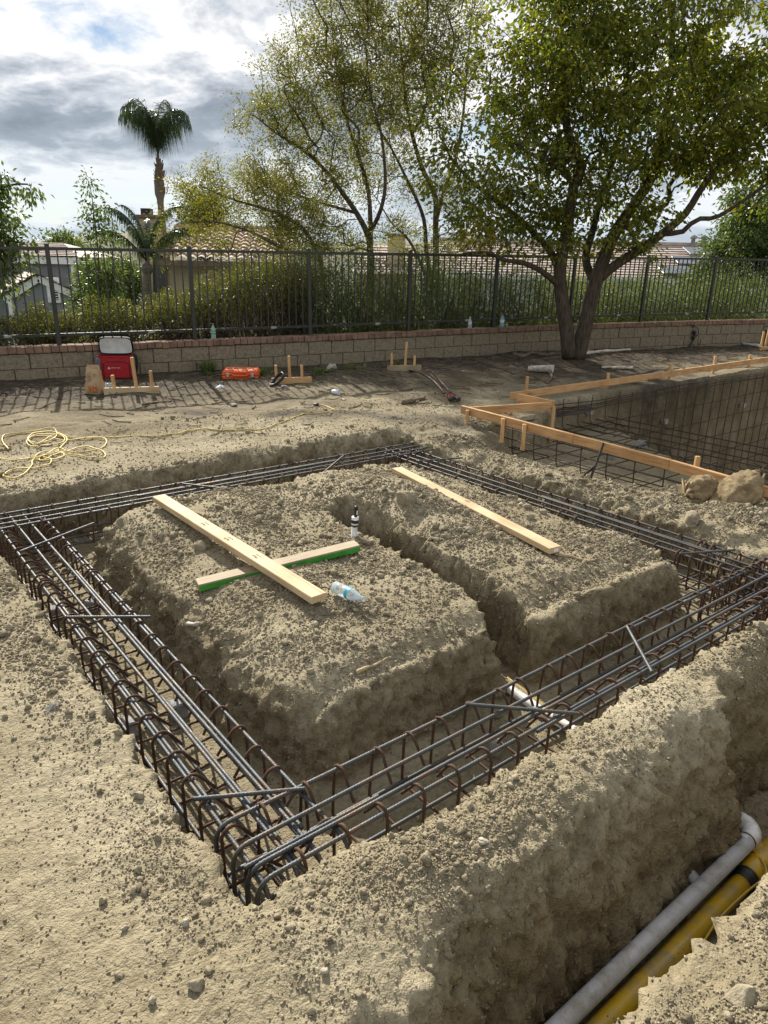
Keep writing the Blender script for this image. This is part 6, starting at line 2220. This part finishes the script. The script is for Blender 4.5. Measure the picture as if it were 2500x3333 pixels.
def palm(label, base, top, r0, r1, nf, fl, lf, boots=True, elev=(50, 86), lean=0.0, az=None, arch=(150, 1.8)):
    g = empty('palm_tree', base, label, 'palm tree')
    base, top = np.array(base), np.array(top)
    P = np.array([base + (top - base) * f_ + np.array([lean * math.sin(f_ * 3.1), 0, 0]) for f_ in np.linspace(0, 1, 40)])
    rr = np.interp(np.linspace(0, 1, 40), [0, .3, .70, .74, .80, .90, .93, 1], [r0 * 1.1, r0, r0 * .8, r0 * 1.25, r0 * 1.35, r0 * .9, r1, r1 * .8]) * (1 + .05 * np.sin(np.arange(40) * 2.4))
    MB().tube(P - base, rr, 12).build('trunk', MATS['palm_trunk'], g, True)
    if boots:
        bt = MB()
        for k_ in range(34):
            f_ = rng.uniform(.74, .94)
            c = base + (top - base) * f_ - base
            a_ = rng.uniform(0, 6.28)
            o_ = np.array([math.cos(a_), math.sin(a_), 0])
            s_ = np.array([-math.sin(a_), math.cos(a_), 0]) * .05
            r_ = np.interp(f_, [.7, .8, .94], [r0, r0 * 1.3, r1])
            bt.add([c + o_ * r_ - s_, c + o_ * r_ + s_, c + o_ * (r_ + .08) + s_ * .5 + [0, 0, .22], c + o_ * (r_ + .08) - s_ * .5 + [0, 0, .22]], [[0, 1, 2, 3]])
        bt.build('dead_leaf_bases', MATS['root_bark'], g)
    T0 = top - base
    for k_ in range(nf):
        a_ = 2.4 * k_ + rng.normal(0, .2) if az is None else az[k_ % len(az)]
        el = rad(rng.uniform(*elev))
        L_ = fl * rng.uniform(.85, 1.1)
        q_ = T0 + np.array([0, 0, -.05])
        sp_ = [q_.copy()]
        for i_ in range(16):
            e2 = el - rad(arch[0]) * (i_ / 15) ** arch[1]
            q_ = q_ + np.array([math.cos(a_) * math.cos(e2), math.sin(a_) * math.cos(e2), math.sin(e2)]) * L_ / 16
            sp_.append(q_.copy())
        sp_ = np.array(sp_)
        fm = MB().tube(sp_, np.linspace(.022, .006, 17), 5, False)
        m = 92
        for sd_ in (-1, 1):
            f_ = np.linspace(.12, 1, m)
            pts = np.stack([np.interp(f_ * 16, range(17), sp_[:, c]) for c in range(3)], 1)
            T_ = np.gradient(pts, axis=0)
            T_ /= np.linalg.norm(T_, axis=1)[:, None]
            S_ = np.cross(T_, [0, 0, 1.0])
            S_ /= np.linalg.norm(S_, axis=1)[:, None] + 1e-6
            ll = lf * np.sin(np.clip(f_ * 1.05, 0, 1) * np.pi * .86 + .25) * rng.uniform(.8, 1.15, m)
            d1 = S_ * sd_ * .55 + T_ * .40 + np.array([0, 0, -.45]) + rng.normal(0, .18, (m, 3))
            mid = pts + d1 * ll[:, None] * .34
            tip = mid + (d1 * .25 + np.array([0, 0, -1.0])) * ll[:, None] * .66
            wv_ = T_ * .0085
            V = np.stack([pts - wv_, pts + wv_, mid + wv_, mid - wv_, tip], 1).reshape(-1, 3)
            i = np.arange(m)[:, None] * 5
            fm.add(V, i + np.array([[0, 1, 2, 3]]), i + np.array([[3, 2, 4]]))
        fm.build('frond', MATS['palm_leaf'], g)
    return g


palm('tall slender palm with a drooping feathery crown rising beside the tan house', at(376, 660, 25), at(341, 332, 25), .125, .055, 16, 2.35, .98, elev=(66, 90), lean=-.10, arch=(160, 2.6))
palm('short feathery palm in front of the tan house chimney', at(318, 660, 16), at(318, 560, 16), .10, .05, 10, 1.5, .36, boots=False, elev=(45, 86), arch=(80, 2.0))


# --- shrubs and hedge behind the fence
def shrub(label, x, db, w, h, z_lo, leaf, n, group, ls=.065, lwid=.2, bare=0.0, name='shrub', depth=None):
    y = float(wall_y(x)) + db
    zg = gz(x, y)
    g = empty(name, (x, y, zg - .05), label, 'shrub', group)
    dp = depth or w
    q_ = rng.normal(size=(n, 3))
    q_ /= np.linalg.norm(q_, axis=1)[:, None]
    q_ *= (rng.random((n, 1)) ** .40)
    zz = np.abs(q_[:, 2]) if bare == 0 else q_[:, 2]
    c = np.stack([q_[:, 0] * w, q_[:, 1] * dp, (zz * (1 - bare) * h + bare * h) if bare == 0 else (bare * h + (1 - bare) * h * (.45 + .55 * zz))], 1)
    c[:, 2] += .16 * perlin(c * np.array([3.0, 3.0, 0]) + x) * (c[:, 2] / h) * 1.6
    lump_ = perlin((c + np.array([x, 0, 0])) * 4.0)
    keep = lump_ > -.32 if bare == 0 else lump_ > -.25
    c = c[keep]
    n = len(c)
    d = np.stack([q_[keep, 0] * .5, q_[keep, 1] * .5, np.full(n, .55)], 1) + rng.normal(0, .50, (n, 3))
    sz = ls * rng.uniform(.6, 1.25, n)
    leaves(MB(), c, d, sz, sz * lwid, .1).build('foliage', MATS[leaf], g)
    st = MB()
    for k_ in range(46 if bare else 26):
        a_ = rng.uniform(0, 6.28)
        r_ = rng.random() ** .5
        tip = np.array([math.cos(a_) * r_ * w * .95, math.sin(a_) * r_ * dp * .95, h * rng.uniform(.55, .98) * (1 - .25 * r_ ** 2)])
        b1 = np.array([rng.normal(0, w * .35), rng.normal(0, dp * .25), 0])
        st.tube(smooth_path([b1, b1 * .7 + tip * .3 + rng.normal(0, .08, 3) + [0, 0, .05], b1 * .25 + tip * .75 + rng.normal(0, .07, 3), tip], 3), np.linspace(.012, .0025, 10), 4, False)
        if bare:
            for _ in range(3):
                f_ = rng.uniform(.2, .8)
                a = b1 + (tip - b1) * f_
                st.tube(np.array([a, a + rng.normal(0, .14, 3), a + rng.normal(0, .22, 3)]), [.005, .003, .002], 3, False)
    st.build('stems', MATS['bark_dark'], g, True)
    return g


GH, GS = 'low hedge plants behind the left part of the fence', 'tall shrubs behind the fence'
hl = ['hedge plant at the left edge in front of the grey house', 'hedge plant under the first fence post, bare twigs below', 'woody hedge plant between the first post and the cooler', 'hedge plant behind the red cooler, dark and twiggy below', 'hedge plant right of the cooler by the second post', 'taller hedge plant behind the green soda bottle', 'hedge plant where the low hedge meets the tall shrubs']
for k_, (x, h) in enumerate([(-5.9, .60), (-5.0, .64), (-4.2, .72), (-3.4, .88), (-2.7, 1.2), (-2.1, 1.5), (-1.55, 1.62)]):
    shrub(hl[k_], x, 1.0, .62, h, 0, 'hedge_leaf', 9500, GH, .044, .34, bare=.36, name='hedge_plant', depth=.55)
for k_, (x, h) in enumerate([(-6.6, .62), (-5.4, .70), (-4.3, .82), (-3.2, 1.1)]):
    shrub(['leafy hedge plant of the second row before the grey house', 'leafy hedge plant of the second row under the grey gable', 'leafy hedge plant of the second row below the sapling', 'leafy hedge plant of the second row below the short palm'][k_], x, 2.0, .95, h, 0, 'hedge_leaf', 9000, 'second hedge row', .05, .34, name='hedge_plant')
sl = ['dense willowy shrub right of the hedge by the third post', 'willowy shrub filling the fourth fence bay, tallest in front', 'tall olive green shrub behind the fourth post', 'feathery shrub in front of the wispy trees', 'dense shrub left of the small wall bottle', 'shrub behind the two bottles on the wall', 'shrub left of the big tree trunk', 'thin leaved shrub seen between the two trunks', 'shrub just right of the big tree', 'dry greenish shrub below the pale roof', 'low shrub behind the irrigation valve', 'bright shrub near the right edge behind the fence', 'last shrub at the right edge of the fence']
for k_, (x, db, w, h) in enumerate([(-1.2, 1.1, .75, 1.62), (-.35, 1.0, .75, 1.66), (.45, 1.2, .8, 1.72), (1.15, 1.0, .8, 1.60), (1.9, 1.1, .8, 1.55), (2.7, 1.0, .8, 1.48), (3.5, 1.1, .85, 1.40), (4.3, 1.1, .85, 1.42), (5.15, 1.1, .85, 1.30), (6.0, 1.1, .9, 1.28), (6.9, 1.1, .9, 1.32), (7.8, 1.1, .95, 1.36), (8.8, 1.1, 1.0, 1.4)]):
    shrub(sl[k_], x, db, w, h, 0, 'shrub_leaf', 11500, GS, .060, .24)
bl = ['shrub of the back row behind the second fence bay', 'shrub of the back row beside the tan house', 'pale shrub of the back row behind the wispy stems', 'yellowish dry shrub of the back row right of the tree', 'shrub of the back row below the solar panels', 'shrub of the back row at the far right']
for k_, (x, h, lf) in enumerate([(-2.1, 2.75, 'hedge_leaf'), (-.9, 2.65, 'shrub_leaf'), (1.0, 2.6, 'shrub_leaf'), (4.6, 2.3, 'lime_leaf'), (6.8, 2.2, 'shrub_leaf'), (9.0, 2.4, 'shrub_leaf')]):
    shrub(bl[k_], x, 3.0, 1.25, h, 0, lf, 10000, 'shrubs of the back row', .075, .26)

# ------------------------------------------------------------------ houses down the slope
mat('grey_siding', (.17, .185, .20), (.20, .215, .23), rough=.7, scale=3, stretch=(.3, .3, 14))
mat('white_trim', (.74, .75, .75), (.66, .67, .68), rough=.6, scale=6)
mat('tan_stucco', (.42, .345, .24), (.36, .295, .205), rough=.9, scale=3, bump=.3, bscale=60)
mat('pale_tile', (.50, .425, .375), (.38, .305, .26), rough=.85, scale=2.2, c3=(.45, .36, .31))
mat('clay_tile', (.40, .26, .18), (.27, .185, .14), rough=.85, scale=3.1, c3=(.46, .35, .27))
mat('dark_glass', (.02, .022, .025), (.035, .04, .045), rough=.15, spec=.6)
mat('solar_panel', (.10, .115, .14), (.13, .145, .17), rough=.3, spec=.6)


def tiled(p00, p10, p01, p11, course, amp, wave, name, m, parent, thick=.05):
    """Tiled roof slope between eave (p00-p10) and ridge (p01-p11): real courses and, if wave, barrel tiles."""
    o0 = np.array(parent.location)
    p00, p10, p01, p11 = [np.array(p_, float) - o0 for p_ in (p00, p10, p01, p11)]
    Ls = np.linalg.norm(p01 - p00)
    Lw = np.linalg.norm(p10 - p00)
    nn = np.cross(p10 - p00, p01 - p00)
    nn /= np.linalg.norm(nn)
    if nn[2] < 0:
        nn = -nn
    nc = max(2, int(Ls / course))
    nw = int(Lw / wave * 8) if wave else 12
    rows = []
    for c in range(nc):
        for e_, hgt in ((0, amp), (1, 0)):
            f_ = (c + e_) / nc
            a, b_ = p00 + (p01 - p00) * f_, p10 + (p11 - p10) * f_
            s_ = np.linspace(0, 1, nw + 1)[:, None]
            w_ = (np.abs(np.sin(s_ * Lw / wave * np.pi + (c % 2) * 0)) * amp * 1.4 if wave else 0 * s_)
            rows.append(a + (b_ - a) * s_ + nn * (hgt + w_))
    V = np.array(rows)
    k_ = nw + 1
    i = np.arange(len(V) - 1)[:, None] * k_
    j = np.arange(nw)[None]
    o = MB().add(V.reshape(-1, 3), np.stack([i + j, i + j + 1, i + k_ + j + 1, i + k_ + j], -1).reshape(-1, 4)).build(name, MATS[m], parent)
    return o


def poly(parent, name, m, pts, depth):
    """A wall panel: outline pts (world), thickened by the vector depth."""
    o0 = np.array(parent.location)
    P = np.array([np.array(p_) for p_ in pts]) - o0
    n = len(P)
    V = np.vstack([P, P + np.array(depth)])
    k_ = np.arange(n)
    return MB().add(V, np.stack([k_, (k_ + 1) % n, (k_ + 1) % n + n, k_ + n], 1), k_[::-1][None], (k_ + n)[None]).build(name, MATS[m], parent)


# grey house, left
Y = 30.0
bk = Vector((-4.5, 7.0, 0))
g = empty('grey_house', at(80, 760, Y), 'blue grey clapboard house with white trim and tiled roofs at the far left', 'house')
pk_, er, el = at(85, 597, Y), at(182, 640, Y), at(12, 642, Y)
fl_ = Vector((0, 0, -5))
poly(g, 'gable_wall', 'grey_siding', [el + Vector((.15, 0, -.1)), pk_ + Vector((0, 0, -.12)), er + Vector((-.15, 0, -.1)), er + fl_, el + fl_], (0, .2, 0))
for a, c in ((pk_, er), (pk_, el)):
    board('barge_board', a + Vector((0, -.12, -.08)) - g.location, c + Vector((0, -.12, -.12)) - g.location, .06, .26, MATS['white_trim'], g)
ov = Vector((0, -.3, .12))
tiled(el + ov, el + bk + ov, pk_ + ov, pk_ + bk + ov, .36, .05, 0, 'roof', 'pale_tile', g)
tiled(er + ov, er + bk + ov, pk_ + ov, pk_ + bk + ov, .36, .05, 0, 'roof', 'pale_tile', g)
vc = at(117, 627, Y)
vt_ = MB()
MB().bbox(vc + Vector((0, -.06, 0)) - g.location, (.52, .10, .98), .02).build('vent_frame', MATS['white_trim'], g)
vn = MB().bbox(vc + Vector((.05, -.10, -.02)) - g.location, (.26, .06, .72), .01).build('vent', MATS['dark_glass'], g)
for k_ in range(7):
    vt_.box(vc + Vector((.05, -.14, -.33 + .1 * k_)) - g.location, (.26, .03, .03))
vt_.build('vent_slat', MATS['white_trim'], vn)
board('corner_trim', at(14, 645, Y) + Vector((.2, -.1, 0)) - g.location, at(14, 645, Y) + Vector((.2, -.1, -5)) - g.location, .16, .16, MATS['white_trim'], g, up=(1, 0, 0))
Y2 = 34.0
u0, u1 = at(-60, 575, Y2), at(160, 566, Y2)
u0.z = u1.z
poly(g, 'upper_wall', 'grey_siding', [u0, u1, u1 + Vector((0, 0, -7)), u0 + Vector((0, 0, -7))], (0, 5, 0))
board('fascia', u0 + Vector((0, -.25, .05)) - g.location, u1 + Vector((.35, -.25, .05)) - g.location, .10, .30, MATS['white_trim'], g)
board('corner_trim', u1 + Vector((-.06, -.08, 0)) - g.location, u1 + Vector((-.06, -.08, -4)) - g.location, .18, .10, MATS['white_trim'], g, up=(1, 0, 0))
rdg0, rdg1 = u0 + Vector((0, 3, .85)), u1 + Vector((-1.7, 3, .85))
tiled(u0 + Vector((0, -.4, .22)), u1 + Vector((.4, -.4, .22)), rdg0, rdg1, .36, .05, 0, 'roof', 'pale_tile', g)
poly(g, 'roof_hip', 'pale_tile', [u1 + Vector((.4, -.4, .22)), u1 + Vector((.4, 5.4, .22)), rdg1], (0, .02, -.02))
# tan house with barrel tiles and chimney
Y = 22.5
g = empty('tan_house', at(430, 700, Y), 'tan stucco house with wavy clay tile roof and chimney behind the yellow tree', 'house')
e0, e1 = at(338, 561, Y), at(640, 575, Y)
r0_, r1_ = at(378, 495, Y + 3.6), at(640, 500, Y + 3.6)
e1.z = e0.z
r1_.z = r0_.z
tiled(e0, e1, r0_, r1_, .40, .055, .30, 'roof', 'clay_tile', g)
board('ridge_cap', r0_ + Vector((0, 0, .08)) - g.location, r1_ + Vector((0, 0, .08)) - g.location, .22, .14, MATS['clay_tile'], g)
board('fascia', e0 + Vector((0, .02, -.08)) - g.location, e1 + Vector((0, .02, -.08)) - g.location, .08, .16, MATS['root_bark'], g)
w0, w1 = at(322, 566, Y + .5), at(640, 578, Y + .5)
w1.z = w0.z
poly(g, 'wall', 'tan_stucco', [w0, w1, w1 + Vector((0, 0, -4)), w0 + Vector((0, 0, -4))], (0, 5, 0))
poly(g, 'side_wall', 'tan_stucco', [at(306, 560, Y + .3), at(330, 560, Y + .3), at(330, 700, Y + .3), at(306, 700, Y + .3)], (0, 1.2, 0))
MB().bbox(at(345, 590, Y + .45) - g.location, (.40, .12, 1.1), .01).build('window', MATS['dark_glass'], g)
c0 = at(326, 520, Y + 1.2)
ch = MB().bbox(c0 - g.location, (.60, .6, 1.3), .015).build('chimney', MATS['tan_stucco'], g)
MB().bbox(c0 + Vector((0, 0, .69)) - g.location, (.72, .74, .09), .01).build('chimney_crown', MATS['root_bark'], ch)
MB().bbox(c0 + Vector((-.05, 0, .83)) - g.location, (.30, .3, .2), .01).build('flue_cap', MATS['dark_steel'], ch)
# right house with solar panels
Y = 30.0
g = empty('pale_roof_house', at(1250, 720, Y), 'house with pale flat tile roof and solar panels behind the big tree', 'house')
e0, e1 = at(900, 590, Y), at(1500, 592, Y)
r0_, r1_ = at(930, 540, Y + 4.5), at(1545, 527, Y + 4.5)
e1.z = e0.z
r0_.z = r1_.z = (r0_.z + r1_.z) / 2 + .15
tiled(e0, e1, r0_, r1_, .34, .05, 0, 'roof', 'pale_tile', g)
poly(g, 'wall', 'white_trim', [e0 + Vector((.4, .5, -.1)), e1 + Vector((-.4, .5, -.1)), e1 + Vector((-.4, .5, -4)), e0 + Vector((.4, .5, -4))], (0, 6, 0))
board('gutter', e0 + Vector((0, -.05, -.08)) - g.location, e1 + Vector((0, -.05, -.08)) - g.location, .12, .16, MATS['white_trim'], g)
board('ridge_cap', r0_ + Vector((0, 0, .07)) - g.location, r1_ + Vector((0, 0, .07)) - g.location, .24, .14, MATS['pale_tile'], g)
sl_ = (np.array(r1_) - np.array(e1))
sl_ /= np.linalg.norm(sl_)
for a_, b_, wdt in ((1492, .66, 1.7), (1480, .36, 1.6), (1455, .08, 1.3)):
    q_ = at(a_, 592, Y)
    c = np.array([q_.x, e1.y, e1.z]) + sl_ * b_ * np.linalg.norm(np.array(r1_) - np.array(e1)) + np.array([0, 0, .22])
    d_ = Vector((1, 0, 0))
    o = MB().bbox((0, 0, 0), (wdt, 1.0, .05), .005).build('solar_panel', MATS['solar_panel'], g)
    o.location = Vector(c) - g.location
    o.rotation_euler = (math.atan2(sl_[2], sl_[1]), 0, 0)
for vx in (1497, 1519):
    q_ = at(vx, 522, Y + 4.3)
    MB().lathe([(.09, -.3), (.09, .12), (.16, .13), (.16, .22), (0, .30)], 10, q_ - g.location).build('roof_vent', MATS['grey_concrete'], g, True)
# chimney house between the trees
g = empty('beige_house', at(850, 640, 34), 'beige house end with a stone chimney seen between the wispy stems', 'house')
c0 = at(856, 548, 34)
MB().bbox(c0 - g.location, (.8, .8, 1.5), .02).build('chimney', MATS['tan_stucco'], g)
MB().bbox(c0 + Vector((0, 0, .79)) - g.location, (.95, .95, .10), .02).build('chimney_crown', MATS['root_bark'], g)
a, c = at(760, 588, 33), at(900, 590, 33)
tiled(a, c, a + Vector((.5, 3.5, 1.2)), c + Vector((0, 3.5, 1.2)), .36, .05, 0, 'roof', 'pale_tile', g)
poly(g, 'wall', 'tan_stucco', [a + Vector((.2, .4, -.05)), c + Vector((0, .4, -.05)), c + Vector((0, .4, -4)), a + Vector((.2, .4, -4))], (0, 3, 0))
# small far house
Y = 62.0
g = empty('small_house', at(300, 660, Y), 'small white gabled house far down the slope beside the tan wall', 'house')
pk_, er, el = at(301, 597, Y), at(311, 608, Y), at(287, 610, Y)
el.z = er.z
poly(g, 'gable_wall', 'white_trim', [el, pk_, er, er + Vector((0, 0, -5)), el + Vector((0, 0, -5))], (0, .3, 0))
bk = Vector((-6, 7, 0))
tiled(el + Vector((0, -.4, .1)), el + bk, pk_ + Vector((0, -.4, .15)), pk_ + bk, .5, .06, 0, 'roof', 'pale_tile', g)
tiled(er + Vector((0, -.4, .1)), er + bk, pk_ + Vector((0, -.4, .15)), pk_ + bk, .5, .06, 0, 'roof', 'pale_tile', g)
MB().bbox(at(300, 614, Y) + Vector((0, -.1, 0)) - g.location, (.55, .12, .95), .02).build('window', MATS['dark_glass'], g)
